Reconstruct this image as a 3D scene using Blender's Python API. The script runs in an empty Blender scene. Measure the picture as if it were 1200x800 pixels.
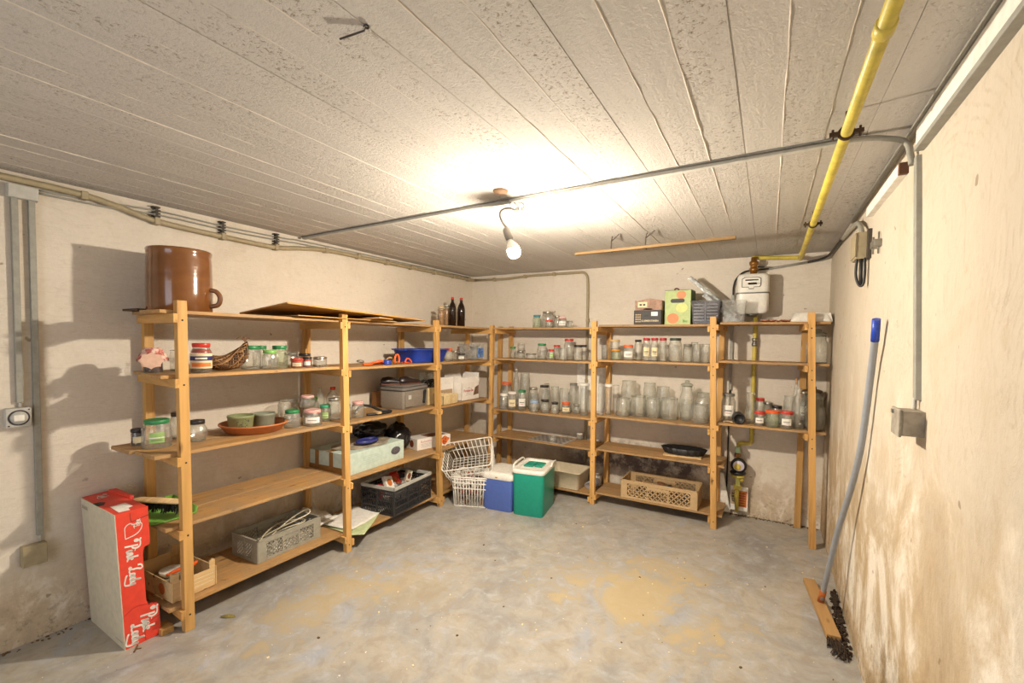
import bpy, bmesh, math, random
from mathutils import Matrix, Vector, Euler, noise
random.seed(7)
PI = math.pi
SC = bpy.context.scene
COL = SC.collection

# ------------------------------------------------------------------ camera, light, exposure
cam_d = bpy.data.cameras.new('camera'); cam = bpy.data.objects.new('camera', cam_d); COL.objects.link(cam)
SC.camera = cam
cam_d.sensor_fit = 'HORIZONTAL'; cam_d.sensor_width = 36.0
cam_d.lens = 522.82 / 1200 * 36; cam_d.shift_y = 19.893 / 1200; cam_d.clip_start = 0.02
YAW, PITCH, ROLL = 0.5217, -0.0392, -0.015
_r = Vector((math.cos(YAW), math.sin(YAW), 0))
_u = Vector((math.sin(YAW)*math.sin(PITCH), -math.cos(YAW)*math.sin(PITCH), math.cos(PITCH)))
_f = Vector((-math.sin(YAW)*math.cos(PITCH), math.cos(YAW)*math.cos(PITCH), math.sin(PITCH)))
_r2 = _r*math.cos(ROLL) - _u*math.sin(ROLL); _u2 = _r*math.sin(ROLL) + _u*math.cos(ROLL)
cam.matrix_world = Matrix(((_r2.x, _u2.x, -_f.x, 0), (_r2.y, _u2.y, -_f.y, 0), (_r2.z, _u2.z, -_f.z, 1.5), (0, 0, 0, 1)))

BULB = Vector((-1.2, 2.06, 1.985))
BULB_STRENGTH = 2650.0
W_ = bpy.data.worlds.new('world'); SC.world = W_; W_.use_nodes = True
W_.node_tree.nodes['Background'].inputs[0].default_value = (0.6, 0.7, 0.9, 1)
W_.node_tree.nodes['Background'].inputs[1].default_value = 0.5
def area(name, loc, target, sx, sy, power, colr):
    d = bpy.data.lights.new(name, 'AREA'); d.shape = 'RECTANGLE'; d.size = sx; d.size_y = sy; d.energy = power; d.color = colr
    o = bpy.data.objects.new(name, d); COL.objects.link(o); o.location = loc
    o.rotation_euler = (Vector(target) - Vector(loc)).to_track_quat('-Z', 'Y').to_euler(); return o
# daylight and corridor light coming in through the open doorway behind the photographer
area('doorway_light', (-1.3, -1.42, 1.15), (-1.3, 3, 1.2), 1.3, 2.0, 13, (0.90, 0.95, 1.0))
SC.view_settings.view_transform = 'Standard'; SC.view_settings.look = 'None'
SC.view_settings.gamma = 1.0; SC.view_settings.use_curve_mapping = False
SC.view_settings.exposure = 0.62
SC.cycles.transparent_max_bounces = 40

# ------------------------------------------------------------------ room numbers (metres)
XW, WR, YD, YN, HC = -3.071, 0.412, 4.379, -1.45, 2.252
XL, YB = -2.528, 3.932

# ------------------------------------------------------------------ materials
MATS = {}
def lin(c):
    return tuple(((v/255)/12.92 if v/255 <= .04045 else ((v/255+.055)/1.055)**2.4) for v in c)
def newmat(name):
    m = bpy.data.materials.new(name); m.use_nodes = True; nt = m.node_tree
    return m, nt, nt.nodes['Principled BSDF']
def N(nt, t, **kw):
    n = nt.nodes.new(t)
    for k, v in kw.items():
        if k.startswith('i_'): n.inputs[k[2:].replace('_', ' ')].default_value = v
        else: setattr(n, k, v)
    return n
def ramp(nt, fac, stops):
    r = nt.nodes.new('ShaderNodeValToRGB'); nt.links.new(fac, r.inputs[0])
    els = r.color_ramp.elements
    while len(els) < len(stops): els.new(0.5)
    for e, (p, c) in zip(els, stops):
        e.position = p; e.color = (c[0], c[1], c[2], 1) if hasattr(c, '__len__') else (c, c, c, 1)
    return r.outputs[0]
def mixc(nt, fac, a, b, mode='MIX'):
    m = nt.nodes.new('ShaderNodeMix'); m.data_type = 'RGBA'; m.blend_type = mode
    for s, v in ((m.inputs[0], fac), (m.inputs[6], a), (m.inputs[7], b)):
        if hasattr(v, 'links'): nt.links.new(v, s)
        elif isinstance(v, (int, float)): s.default_value = v
        else: s.default_value = (v[0], v[1], v[2], 1)
    return m.outputs[2]
def math_(nt, op, a, b=None, c=None):
    m = nt.nodes.new('ShaderNodeMath'); m.operation = op; m.use_clamp = False
    for s, v in zip(m.inputs, (a, b, c)):
        if v is None: continue
        if hasattr(v, 'links'): nt.links.new(v, s)
        else: s.default_value = v
    return m.outputs[0]
def coord(nt, scale=(1, 1, 1), rnd=False, which='Object', rot=(0, 0, 0)):
    tc = nt.nodes.new('ShaderNodeTexCoord'); mp = nt.nodes.new('ShaderNodeMapping')
    mp.inputs['Scale'].default_value = scale; mp.inputs['Rotation'].default_value = rot
    nt.links.new(tc.outputs[which], mp.inputs[0])
    if rnd:
        oi = nt.nodes.new('ShaderNodeObjectInfo')
        s = math_(nt, 'MULTIPLY', oi.outputs['Random'], 37.0); cb = nt.nodes.new('ShaderNodeCombineXYZ')
        for i in range(3): nt.links.new(s, cb.inputs[i])
        nt.links.new(cb.outputs[0], mp.inputs['Location'])
    return mp.outputs[0]
def noise_(nt, co, scale, detail=4, rough=.6, dist=0):
    n = nt.nodes.new('ShaderNodeTexNoise'); n.inputs['Scale'].default_value = scale; n.inputs['Detail'].default_value = detail
    n.inputs['Roughness'].default_value = rough; n.inputs['Distortion'].default_value = dist
    nt.links.new(co, n.inputs['Vector']); return n.outputs['Fac']
def bump(nt, bsdf, h, strength, dist=.01):
    b = nt.nodes.new('ShaderNodeBump'); b.inputs['Strength'].default_value = strength; b.inputs['Distance'].default_value = dist
    nt.links.new(h, b.inputs['Height']); nt.links.new(b.outputs[0], bsdf.inputs['Normal'])

def plain(name, rgb, rough=.5, metal=0, var=.06, bmp=0, scale=30, spec=.5, srgb=True, sub=0):
    if name in MATS: return MATS[name]
    m, nt, b = newmat(name); c = lin(rgb) if srgb else rgb
    co = coord(nt, rnd=True); n = noise_(nt, co, scale, 3)
    lo = tuple(v*(1-var*2.2) for v in c); hi = tuple(min(1, v*(1+var)) for v in c)
    nt.links.new(ramp(nt, n, [(.3, lo), (.62, hi)]), b.inputs['Base Color'])
    b.inputs['Roughness'].default_value = rough; b.inputs['Metallic'].default_value = metal
    b.inputs['Specular IOR Level'].default_value = spec
    if bmp: bump(nt, b, n, bmp, .004)
    MATS[name] = m; return m

def wood(name, axis, base, dark, rough=.55, dusty=0):
    m, nt, b = newmat(name)
    sc = [14, 14, 14]; sc[axis] = .9
    co = coord(nt, tuple(sc), rnd=True)
    n1 = noise_(nt, co, 1.2, 6, .6, 1.2)
    sc2 = [70, 70, 70]; sc2[axis] = 2.5
    n2 = noise_(nt, coord(nt, tuple(sc2), rnd=True), 1.0, 3, .5)
    c = ramp(nt, n1, [(.28, lin(dark)), (.45, lin(base)), (.62, tuple(v*1.12 for v in lin(base)))])
    c = mixc(nt, ramp(nt, n2, [(.35, .0), (.7, .45)]), c, tuple(v*.72 for v in lin(base)))
    # knots
    sk = [9, 9, 9]; sk[axis] = 3.0
    v = nt.nodes.new('ShaderNodeTexVoronoi'); v.inputs['Scale'].default_value = 1.0; nt.links.new(coord(nt, tuple(sk), rnd=True), v.inputs['Vector'])
    c = mixc(nt, ramp(nt, v.outputs['Distance'], [(.03, 1), (.12, 0)]), c, tuple(v_*.8 for v_ in lin((122, 74, 32))))
    if dusty:
        n3 = noise_(nt, coord(nt, (1, 1, 1), rnd=True), 5, 6, .7)
        c = mixc(nt, ramp(nt, n3, [(.38, 0), (.7, dusty)]), c, lin((150, 128, 100)))
        n4 = noise_(nt, coord(nt, (1, 1, 1), rnd=True), 22, 4, .7)
        c = mixc(nt, ramp(nt, n4, [(.6, 0), (.72, .55)]), c, lin((92, 62, 36)))
    oi = nt.nodes.new('ShaderNodeObjectInfo')
    hs = nt.nodes.new('ShaderNodeHueSaturation'); nt.links.new(c, hs.inputs['Color'])
    nt.links.new(math_(nt, 'MULTIPLY_ADD', oi.outputs['Random'], .22, .9), hs.inputs['Value'])
    nt.links.new(hs.outputs[0], b.inputs['Base Color'])
    b.inputs['Roughness'].default_value = rough; b.inputs['Specular IOR Level'].default_value = .3
    bump(nt, b, n2, .15, .002)
    MATS[name] = m; return m

POST = [wood('pine_post_%d' % a, a, (204, 158, 94), (162, 114, 62)) for a in range(3)]
BOARD = [wood('pine_board_%d' % a, a, (180, 138, 86), (140, 98, 54), .6, .85) for a in range(3)]
SHEETW = wood('old_fibreboard', 1, (178, 132, 70), (140, 96, 48), .5)
LATH = wood('lath_wood', 0, (132, 104, 64), (98, 72, 42))
CRATEW = wood('pale_crate_wood', 1, (222, 190, 140), (196, 158, 104))

def glass(name, tint, haze=.05, gl=1.0, hazec=(.85, .85, .8)):
    m = bpy.data.materials.new(name); m.use_nodes = True; nt = m.node_tree; nt.nodes.clear()
    out = nt.nodes.new('ShaderNodeOutputMaterial')
    tr = nt.nodes.new('ShaderNodeBsdfTransparent'); tr.inputs[0].default_value = (*tint, 1)
    gs = nt.nodes.new('ShaderNodeBsdfGlossy'); gs.inputs['Roughness'].default_value = .06; gs.inputs[0].default_value = (gl, gl, gl, 1)
    lw = nt.nodes.new('ShaderNodeLayerWeight'); lw.inputs[0].default_value = .35
    co = coord(nt, rnd=True)
    bp = nt.nodes.new('ShaderNodeBump'); bp.inputs['Strength'].default_value = .6; bp.inputs['Distance'].default_value = .01
    nt.links.new(noise_(nt, co, 28, 2), bp.inputs['Height']); nt.links.new(bp.outputs[0], gs.inputs['Normal']); nt.links.new(bp.outputs[0], lw.inputs['Normal'])
    # light crossing the wall of the jar at a slant passes through more glass
    lw2 = nt.nodes.new('ShaderNodeLayerWeight'); lw2.inputs[0].default_value = .5
    nt.links.new(ramp(nt, lw2.outputs['Facing'], [(.0, tint), (.55, tuple(v*.95 for v in tint)), (.80, tuple(v*.82 for v in tint)), (.95, tuple(v*.42 for v in tint))]), tr.inputs[0])
    mx = nt.nodes.new('ShaderNodeMixShader')
    nt.links.new(ramp(nt, lw.outputs['Facing'], [(.0, .06), (.45, .12), (.75, .35), (1.0, .9)]), mx.inputs[0])
    nt.links.new(tr.outputs[0], mx.inputs[1]); nt.links.new(gs.outputs[0], mx.inputs[2])
    df = nt.nodes.new('ShaderNodeBsdfDiffuse'); df.inputs[0].default_value = (*hazec, 1)
    mx2 = nt.nodes.new('ShaderNodeMixShader')
    nt.links.new(ramp(nt, noise_(nt, co, 9, 4, .7), [(.35, haze*.4), (.7, haze*2)]), mx2.inputs[0])
    nt.links.new(mx.outputs[0], mx2.inputs[1]); nt.links.new(df.outputs[0], mx2.inputs[2])
    nt.links.new(mx2.outputs[0], out.inputs[0]); MATS[name] = m; return m
GLASS = glass('clear_glass', (.965, .97, .955), .05, hazec=(.95, .95, .92))
GLASS_EDGE = glass('thick_glass_edge', (.74, .78, .74), .08)
GLASS_SMOKE = glass('smoky_glass', (.72, .70, .64), .16, hazec=(.5, .46, .38))
GLASS_GREEN = glass('pale_green_glass', (.93, .96, .90), .07, hazec=(.75, .8, .66))
PLASTIC_CLEAR = glass('clear_plastic', (.86, .87, .86), .22, hazec=(.72, .72, .7))
PLASTIC_GREY = glass('grey_translucent_plastic', (.66, .66, .68), .28, hazec=(.33, .33, .36))

def plaster(name, axis_pair, right=False, back=False):
    """uneven lime plaster with trowel strokes, cracks and damp stains near the floor"""
    m, nt, b = newmat(name)
    co = coord(nt)
    sep = nt.nodes.new('ShaderNodeSeparateXYZ'); tc = nt.nodes.new('ShaderNodeTexCoord'); nt.links.new(tc.outputs['Object'], sep.inputs[0])
    z = sep.outputs[2]
    base = lin((226, 216, 202)) if not right else lin((200, 189, 172))
    big = noise_(nt, co, 1.3, 5, .6, .6)
    c = ramp(nt, big, [(.3, tuple(v*.90 for v in base)), (.65, base)])
    fine = noise_(nt, co, 60, 4, .7)
    c = mixc(nt, ramp(nt, fine, [(.35, .0), (.7, .16)]), c, lin((190, 172, 146)))
    # trowel arcs
    st = noise_(nt, coord(nt, (6, 6, 30) if not right else (5, 11, 5), rot=(.5 if right else 0, .2, 0)), 1.2, 5, .75, 2.2)
    c = mixc(nt, ramp(nt, st, [(.52, 0), (.70, .22 if not right else .38)]), c, lin((168, 148, 120)))
    vo = nt.nodes.new('ShaderNodeTexVoronoi'); vo.inputs['Scale'].default_value = 1.5 if right else 1.1
    wob = nt.nodes.new('ShaderNodeVectorMath'); wob.operation = 'ADD'; nt.links.new(co, wob.inputs[0])
    nz = nt.nodes.new('ShaderNodeTexNoise'); nz.inputs['Scale'].default_value = 2.2; nt.links.new(co, nz.inputs['Vector'])
    sc_ = nt.nodes.new('ShaderNodeVectorMath'); sc_.operation = 'SCALE'; sc_.inputs['Scale'].default_value = .14; nt.links.new(nz.outputs['Color'], sc_.inputs[0]); nt.links.new(sc_.outputs[0], wob.inputs[1])
    nt.links.new(wob.outputs[0], vo.inputs['Vector'])
    arcs = math_(nt, 'SINE', math_(nt, 'MULTIPLY_ADD', fine, 4.5, math_(nt, 'MULTIPLY', vo.outputs['Distance'], 150.0 if right else 120.0)))
    am = ramp(nt, noise_(nt, co, 2.1, 4, .65), [(.50, 0), (.68, .55 if right else .12)])
    am = mixc(nt, 1.0, am, ramp(nt, noise_(nt, co, 24, 4, .7), [(.40, 0), (.62, 1)]), 'MULTIPLY')
    c = mixc(nt, mixc(nt, 1.0, am, ramp(nt, arcs, [(.35, 0), (.9, 1)]), 'MULTIPLY'), c, lin((150, 134, 112)))
    bl = noise_(nt, coord(nt, (1, 1, .7)), 3.1, 6, .7, 1.0)
    c = mixc(nt, ramp(nt, bl, [(.52, 0), (.70, .42 if right else .2)]), c, lin((186, 168, 140)))
    # damp near floor
    dn = noise_(nt, co, 2.4, 7, .7, .8)
    hz = math_(nt, 'SUBTRACT', math_(nt, 'MULTIPLY', dn, 1.5 if right else 1.0), z)
    hz = math_(nt, 'ADD', hz, .55 if right else .10)
    mask = ramp(nt, hz, [(.0, 0), (.5, .55), (.9, .85)])
    if right:
        yy = sep.outputs[1]
        lim = ramp(nt, math_(nt, 'ADD', math_(nt, 'MULTIPLY', yy, .5), math_(nt, 'MULTIPLY', dn, .7)), [(.95, .25), (1.25, 1)])
        mask = mixc(nt, 1.0, mask, lim, 'MULTIPLY')
    damp = ramp(nt, noise_(nt, coord(nt, (1, 1, .7)), 3.6 if right else 6, 7, .68, .5), [(.3, lin((146, 118, 82))), (.5, lin((190, 166, 130))), (.62, lin((238, 230, 216)))])
    c = mixc(nt, mask, c, damp)
    # dirt specks and mould right at the foot
    sp = noise_(nt, co, 26, 5, .75)
    foot = ramp(nt, z, [(.0, 1), (.10 if not right else .2, .5), (.34 if not right else .6, 0)])
    sm = mixc(nt, 1.0, ramp(nt, sp, [(.53, 0), (.66, .75)]), foot, 'MULTIPLY')
    c = mixc(nt, sm, c, lin((92, 76, 56)))
    if right:     # mouldy dark patch and the tide line of an old leak
        y1 = ramp(nt, math_(nt, 'ABSOLUTE', math_(nt, 'ADD', sep.outputs[1], -1.95)), [(.2, 1), (.42, 0)])
        z1 = ramp(nt, z, [(.25, 1), (.55, 0)])
        mo = mixc(nt, 1.0, mixc(nt, 1.0, y1, z1, 'MULTIPLY'), ramp(nt, noise_(nt, co, 12, 6, .75), [(.46, .35), (.58, 1)]), 'MULTIPLY')
        c = mixc(nt, math_(nt, 'MULTIPLY', mo, .75), c, lin((112, 90, 62)))
    sp2 = noise_(nt, coord(nt, (1, 1, 1)), 14, 2, .5)
    c = mixc(nt, ramp(nt, sp2, [(.73, 0), (.76, .6)]), c, lin((120, 98, 70)))
    if back:
        xx = sep.outputs[0]
        b1 = ramp(nt, math_(nt, 'ABSOLUTE', math_(nt, 'ADD', xx, 1.1)), [(.5, 1), (1.1, 0)])
        b2 = ramp(nt, math_(nt, 'ABSOLUTE', math_(nt, 'ADD', z, -.36)), [(.08, 1), (.22, 0)])
        mm = mixc(nt, 1.0, b1, b2, 'MULTIPLY')
        mm = mixc(nt, 1.0, mm, ramp(nt, noise_(nt, co, 7, 7, .75), [(.42, 0), (.56, .9)]), 'MULTIPLY')
        c = mixc(nt, mm, c, lin((88, 74, 72)))
    nt.links.new(c, b.inputs['Base Color']); b.inputs['Roughness'].default_value = .92; b.inputs['Specular IOR Level'].default_value = .15
    h = math_(nt, 'ADD', math_(nt, 'MULTIPLY', fine, .45), math_(nt, 'ADD', math_(nt, 'MULTIPLY', st, .8), big))
    h = math_(nt, 'ADD', h, math_(nt, 'MULTIPLY', am, math_(nt, 'MULTIPLY', arcs, .10)))
    bump(nt, b, h, .45, .012)
    MATS[name] = m; return m
PL_LEFT = plaster('plaster_left', 0); PL_BACK = plaster('plaster_back', 0, back=True); PL_RIGHT = plaster('plaster_right', 0, right=True)

def concrete_ceiling():
    m, nt, b = newmat('board_marked_concrete')
    co = coord(nt, rnd=True)
    oi = nt.nodes.new('ShaderNodeObjectInfo')
    gr = noise_(nt, coord(nt, (30, 2.2, 1), rnd=True), 1.0, 4, .55, .6)
    base = lin((196, 190, 182))
    c = ramp(nt, gr, [(.3, tuple(v*.93 for v in base)), (.6, base)])
    pits = noise_(nt, co, 75, 5, .75)
    patch = noise_(nt, coord(nt, (1, .6, 1), rnd=True), 2.0, 4, .6)
    pm = mixc(nt, 1.0, ramp(nt, pits, [(.54, 0), (.63, .85)]), ramp(nt, patch, [(.44, .10), (.62, 1)]), 'MULTIPLY')
    c = mixc(nt, pm, c, lin((128, 112, 92)))
    hs = nt.nodes.new('ShaderNodeHueSaturation'); nt.links.new(c, hs.inputs['Color'])
    nt.links.new(math_(nt, 'MULTIPLY_ADD', oi.outputs['Random'], .05, .965), hs.inputs['Value'])
    nt.links.new(hs.outputs[0], b.inputs['Base Color']); b.inputs['Roughness'].default_value = .9; b.inputs['Specular IOR Level'].default_value = .15
    h = math_(nt, 'SUBTRACT', math_(nt, 'MULTIPLY', gr, .3), math_(nt, 'MULTIPLY', pits, .9))
    bump(nt, b, h, .6, .014); MATS['ceil'] = m; return m
CEIL = concrete_ceiling()

def floor_mat():
    m, nt, b = newmat('worn_painted_concrete')
    co = coord(nt)
    n1 = noise_(nt, coord(nt, (1, .7, 1)), 2.2, 8, .68, .8)
    n2 = noise_(nt, co, 9, 7, .7, .5)
    c = ramp(nt, n1, [(.32, lin((138, 135, 132))), (.46, lin((162, 159, 154))), (.55, lin((174, 166, 152))), (.66, lin((162, 166, 174)))])
    c = mixc(nt, ramp(nt, n2, [(.38, .5), (.5, 0)]), c, lin((150, 138, 120)))
    c = mixc(nt, ramp(nt, n2, [(.54, 0), (.66, .6)]), c, lin((182, 185, 191)))
    # ochre patches where the paint has gone
    vm = None
    for (px, py, rx, ry, s) in ((-.62, 2.60, .50, .34, .75), (-.55, 3.05, .28, .14, .5), (-2.13, 1.8, .20, .5, .55), (-1.9, 2.1, .3, .3, .3)):
        mp = nt.nodes.new('ShaderNodeMapping'); tc = nt.nodes.new('ShaderNodeTexCoord'); nt.links.new(tc.outputs['Object'], mp.inputs[0])
        mp.inputs['Location'].default_value = (-px/rx, -py/ry, 0); mp.inputs['Scale'].default_value = (1/rx, 1/ry, 0)
        ln = nt.nodes.new('ShaderNodeVectorMath'); ln.operation = 'LENGTH'; nt.links.new(mp.outputs[0], ln.inputs[0])
        d = math_(nt, 'ADD', ln.outputs['Value'], math_(nt, 'MULTIPLY', math_(nt, 'SUBTRACT', n1, .5), 5.0))
        d = math_(nt, 'ADD', d, math_(nt, 'MULTIPLY', math_(nt, 'SUBTRACT', n2, .5), 3.0))
        c = mixc(nt, ramp(nt, d, [(.45, s), (1.0, 0)]), c, lin((192, 172, 130)))
    sp = noise_(nt, co, 42, 2, .5)
    c = mixc(nt, ramp(nt, sp, [(.735, 0), (.75, .9)]), c, lin((236, 226, 200)))
    sp2 = noise_(nt, coord(nt, (1, 1, 1)), 30, 3, .6)
    c = mixc(nt, ramp(nt, sp2, [(.24, .8), (.28, 0)]), c, lin((84, 72, 58)))
    nt.links.new(c, b.inputs['Base Color'])
    nt.links.new(ramp(nt, n2, [(.3, .62), (.7, .40)]), b.inputs['Roughness']); b.inputs['Specular IOR Level'].default_value = .4
    bump(nt, b, math_(nt, 'ADD', n1, math_(nt, 'MULTIPLY', n2, .5)), .25, .008)
    return m
FLOOR = floor_mat()

def stoneware():
    m, nt, b = newmat('brown_salt_glaze')
    n = noise_(nt, coord(nt, (1, 1, 2.5)), 3, 4, .55, .3)
    c = ramp(nt, n, [(.3, lin((104, 62, 30))), (.55, lin((122, 76, 38))), (.75, lin((136, 88, 46)))])
    nt.links.new(c, b.inputs['Base Color']); b.inputs['Roughness'].default_value = .17; b.inputs['Coat Weight'].default_value = .6
    b.inputs['Coat Roughness'].default_value = .08
    bump(nt, b, n, .25, .01); return m
STONE = stoneware()
def gingham():
    m, nt, b = newmat('red_gingham_lid')
    ck = nt.nodes.new('ShaderNodeTexChecker'); ck.inputs['Scale'].default_value = 1; nt.links.new(coord(nt, (150, 150, 150)), ck.inputs['Vector'])
    ck.inputs[1].default_value = (*lin((200, 70, 60)), 1); ck.inputs[2].default_value = (*lin((235, 222, 214)), 1)
    nt.links.new(ck.outputs[0], b.inputs['Base Color']); b.inputs['Roughness'].default_value = .4; return m
def pinkcloth():
    m, nt, b = newmat('pink_cloth')
    n = noise_(nt, coord(nt), 45, 4)
    nt.links.new(ramp(nt, n, [(.42, lin((176, 92, 84))), (.5, lin((214, 160, 146))), (.6, lin((228, 204, 190)))]), b.inputs['Base Color']); b.inputs['Roughness'].default_value = .9; return m
C = {
 'green': plain('green_lid', (48, 130, 78), .35), 'lime': plain('lime_lid', (120, 176, 92), .35), 'grey': plain('grey_lid', (120, 118, 108), .4),
 'dark': plain('dark_lid', (44, 38, 36), .35), 'brown': plain('brown_lid', (84, 62, 40), .5), 'red': plain('red_lid', (196, 56, 44), .3), 'crimson': plain('crimson_lid', (178, 36, 52), .3),
 'orange': plain('orange_lid', (226, 96, 38), .35), 'amber': plain('amber_rim', (206, 146, 62), .35), 'tan': plain('tan_lid', (196, 166, 118), .5),
 'teal': plain('teal_lid', (72, 138, 150), .35), 'blue': plain('pale_blue_lid', (150, 176, 206), .4), 'white': plain('white_plastic', (232, 228, 218), .45),
 'mint': plain('mint_lid', (60, 160, 120), .35), 'silver': plain('silver_lid', (184, 180, 168), .28, .85), 'darkgreen': plain('dark_green_lid', (52, 66, 54), .4),
 'gingham': gingham(), 'pink': pinkcloth(), 'cork': plain('cork', (186, 140, 86), .8, bmp=.3), 'glasslid': GLASS_EDGE,
 'tanpaper': plain('cream_label', (224, 208, 170), .7), 'pinkpaper': plain('pink_paper', (222, 182, 158), .8), 'greenlabel': plain('green_label', (150, 186, 110), .6),
 'tomato': plain('tomato_sauce', (158, 44, 18), .25), 'darkjam': plain('dark_jam', (58, 20, 14), .2), 'honey': plain('honey', (176, 104, 28), .2),
 'colafill': plain('dark_brown_drink', (34, 20, 12), .08), 'amberfill': plain('amber_drink', (150, 104, 48), .15), 'orangering': plain('orange_rubber', (214, 92, 48), .5),
}
WHITE = C['white']; METAL = plain('dull_steel', (150, 148, 140), .4, .8); BLACKP = plain('black_plastic', (30, 29, 30), .45)
BLACKR = plain('black_rubber', (26, 25, 25), .55); PAPER = plain('white_paper', (238, 234, 226), .8); CARD = plain('brown_cardboard', (176, 132, 82), .85)
CARDL = plain('beige_cardboard', (206, 184, 140), .85); GREYPVC = plain('grey_pvc_duct', (150, 148, 138), .5); GREYPVC2 = plain('light_grey_pvc', (186, 184, 176), .5)
CREAMPVC = plain('aged_cream_conduit', (160, 146, 116), .5, bmp=.1); YELLOW = plain('yellow_gas_paint', (196, 178, 76), .45, bmp=.15, var=.12, scale=14); RUST = plain('brass_fitting', (150, 104, 46), .4, .6)
INK = plain('dark_print', (60, 56, 58), .7); REDINK = plain('red_print', (186, 40, 44), .7)

# ------------------------------------------------------------------ mesh helpers
class MB:
    def __init__(s, off=(0, 0, 0)): s.v = []; s.f = []; s.sm = []; s.mi = []; s.off = Vector(off); s.m = 0
    def add(s, vs, fs, smooth=False):
        n = len(s.v); s.v += [Vector(p) for p in vs]; s.f += [tuple(n+i for i in f) for f in fs]
        s.sm += [smooth]*len(fs); s.mi += [s.m]*len(fs); return s
    def hexa(s, p):   # p: bottom 4 (ccw), top 4
        return s.add(p, [(3, 2, 1, 0), (4, 5, 6, 7), (0, 1, 5, 4), (1, 2, 6, 5), (2, 3, 7, 6), (3, 0, 4, 7)])
    def box(s, x0, x1, y0, y1, z0, z1, M=None):
        p = [(x0, y0, z0), (x1, y0, z0), (x1, y1, z0), (x0, y1, z0), (x0, y0, z1), (x1, y0, z1), (x1, y1, z1), (x0, y1, z1)]
        if M is not None: p = [M @ Vector(q) for q in p]
        return s.hexa(p)
    def bar(s, a, b, w, h, up=(0, 0, 1)):
        a = Vector(a); b = Vector(b); d = (b-a).normalized(); u = Vector(up); x = d.cross(u)
        if x.length < 1e-4: x = d.cross(Vector((1, 0, 0)))
        x.normalize(); u = x.cross(d); x *= w/2; u *= h/2
        return s.hexa([a-x-u, a+x-u, b+x-u, b-x-u, a-x+u, a+x+u, b+x+u, b-x+u])
    def tube(s, pts, r, n=8, closed=False, cap=True):
        pts = [Vector(p) for p in pts]; L = len(pts); rs = r if hasattr(r, '__len__') else [r]*L
        t0 = (pts[1]-pts[0]).normalized(); u = t0.cross(Vector((0, 0, 1)))
        if u.length < .05: u = t0.cross(Vector((1, 0, 0)))
        u.normalize(); vs = []
        for i, p in enumerate(pts):
            if closed: t = pts[(i+1) % L]-pts[i-1]
            else: t = pts[min(i+1, L-1)]-pts[max(i-1, 0)]
            t = t.normalized() if t.length > 1e-9 else t0
            u = (u - t*u.dot(t)).normalized(); w = t.cross(u)
            vs += [p + (u*math.cos(2*PI*k/n) + w*math.sin(2*PI*k/n))*rs[i] for k in range(n)]
        fs = [(i*n+k, i*n+(k+1) % n, ((i+1) % L)*n+(k+1) % n, ((i+1) % L)*n+k) for i in range(L if closed else L-1) for k in range(n)]
        s.add(vs, fs, True)
        if cap and not closed:
            m = len(s.v)-L*n
            s.f.append(tuple(m+k for k in range(n))[::-1]); s.f.append(tuple(m+(L-1)*n+k for k in range(n))); s.sm += [False]*2; s.mi += [s.m]*2
        return s
    def lathe(s, prof, c=(0, 0, 0), n=20, M=None, smooth=True):
        vs = []; fs = []; c = Vector(c); idx = []
        for (r, z) in prof:
            if r < 1e-6: idx.append([len(vs)]*n); vs.append(c+Vector((0, 0, z)))
            else:
                idx.append(list(range(len(vs), len(vs)+n)))
                vs += [c+Vector((r*math.cos(2*PI*k/n), r*math.sin(2*PI*k/n), z)) for k in range(n)]
        for a, b in zip(idx, idx[1:]):
            for k in range(n):
                f = []
                for q in (a[k], a[(k+1) % n], b[(k+1) % n], b[k]):
                    if q not in f: f.append(q)
                if len(f) > 2: fs.append(tuple(f))
        if M is not None: vs = [M @ v for v in vs]
        return s.add(vs, fs, smooth)
    def prism(s, poly, a, b, fn):  # poly in 2d, fn(u,v,w)->3d, extruded w from a to b
        n = len(poly); vs = [fn(u, v, a) for u, v in poly]+[fn(u, v, b) for u, v in poly]
        return s.add(vs, [tuple(range(n))[::-1], tuple(range(n, 2*n))]+[(i, (i+1) % n, n+(i+1) % n, n+i) for i in range(n)])
    def build(s, name, mat, parent=None, bevel=0, rot=None, center=True, sub=0, seg=2):
        vs = [v - s.off for v in s.v]
        lo = Vector((min(v.x for v in vs), min(v.y for v in vs), min(v.z for v in vs))); hi = Vector((max(v.x for v in vs), max(v.y for v in vs), max(v.z for v in vs)))
        c = (lo+hi)/2 if center else Vector((0, 0, 0))
        if center == 'base': c = Vector((c.x, c.y, lo.z))
        me = bpy.data.meshes.new(name); me.from_pydata([v-c for v in vs], [], s.f)
        me.polygons.foreach_set('use_smooth', s.sm); me.polygons.foreach_set('material_index', s.mi)
        for m in (mat if isinstance(mat, (list, tuple)) else [mat]): me.materials.append(m)
        me.update()
        o = bpy.data.objects.new(name, me); COL.objects.link(o); o.location = c
        if parent is not None: o.parent = parent
        bm = bmesh.new(); bm.from_mesh(me); bmesh.ops.recalc_face_normals(bm, faces=bm.faces)
        if bevel:
            ed = [e for e in bm.edges if len(e.link_faces) == 2 and e.calc_face_angle(0) > .6]
            bmesh.ops.bevel(bm, geom=ed, offset=bevel, segments=seg, profile=.5, affect='EDGES', clamp_overlap=True)
        bm.to_mesh(me); bm.free()
        if sub:
            md = o.modifiers.new('smooth', 'SUBSURF'); md.levels = md.render_levels = sub
        return o
def tag(o, label, cat=None, group=None, kind=None):
    if label: o['label'] = label
    if cat: o['category'] = cat
    if group: o['group'] = group
    if kind: o['kind'] = kind
    return o
def thing(name, label, cat, loc=(0, 0, 0), rz=0, group=None):
    o = bpy.data.objects.new(name, None); COL.objects.link(o); o.location = loc; o.rotation_euler = (0, 0, rz)
    o.empty_display_size = .05
    return tag(o, label, cat, group)
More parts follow.
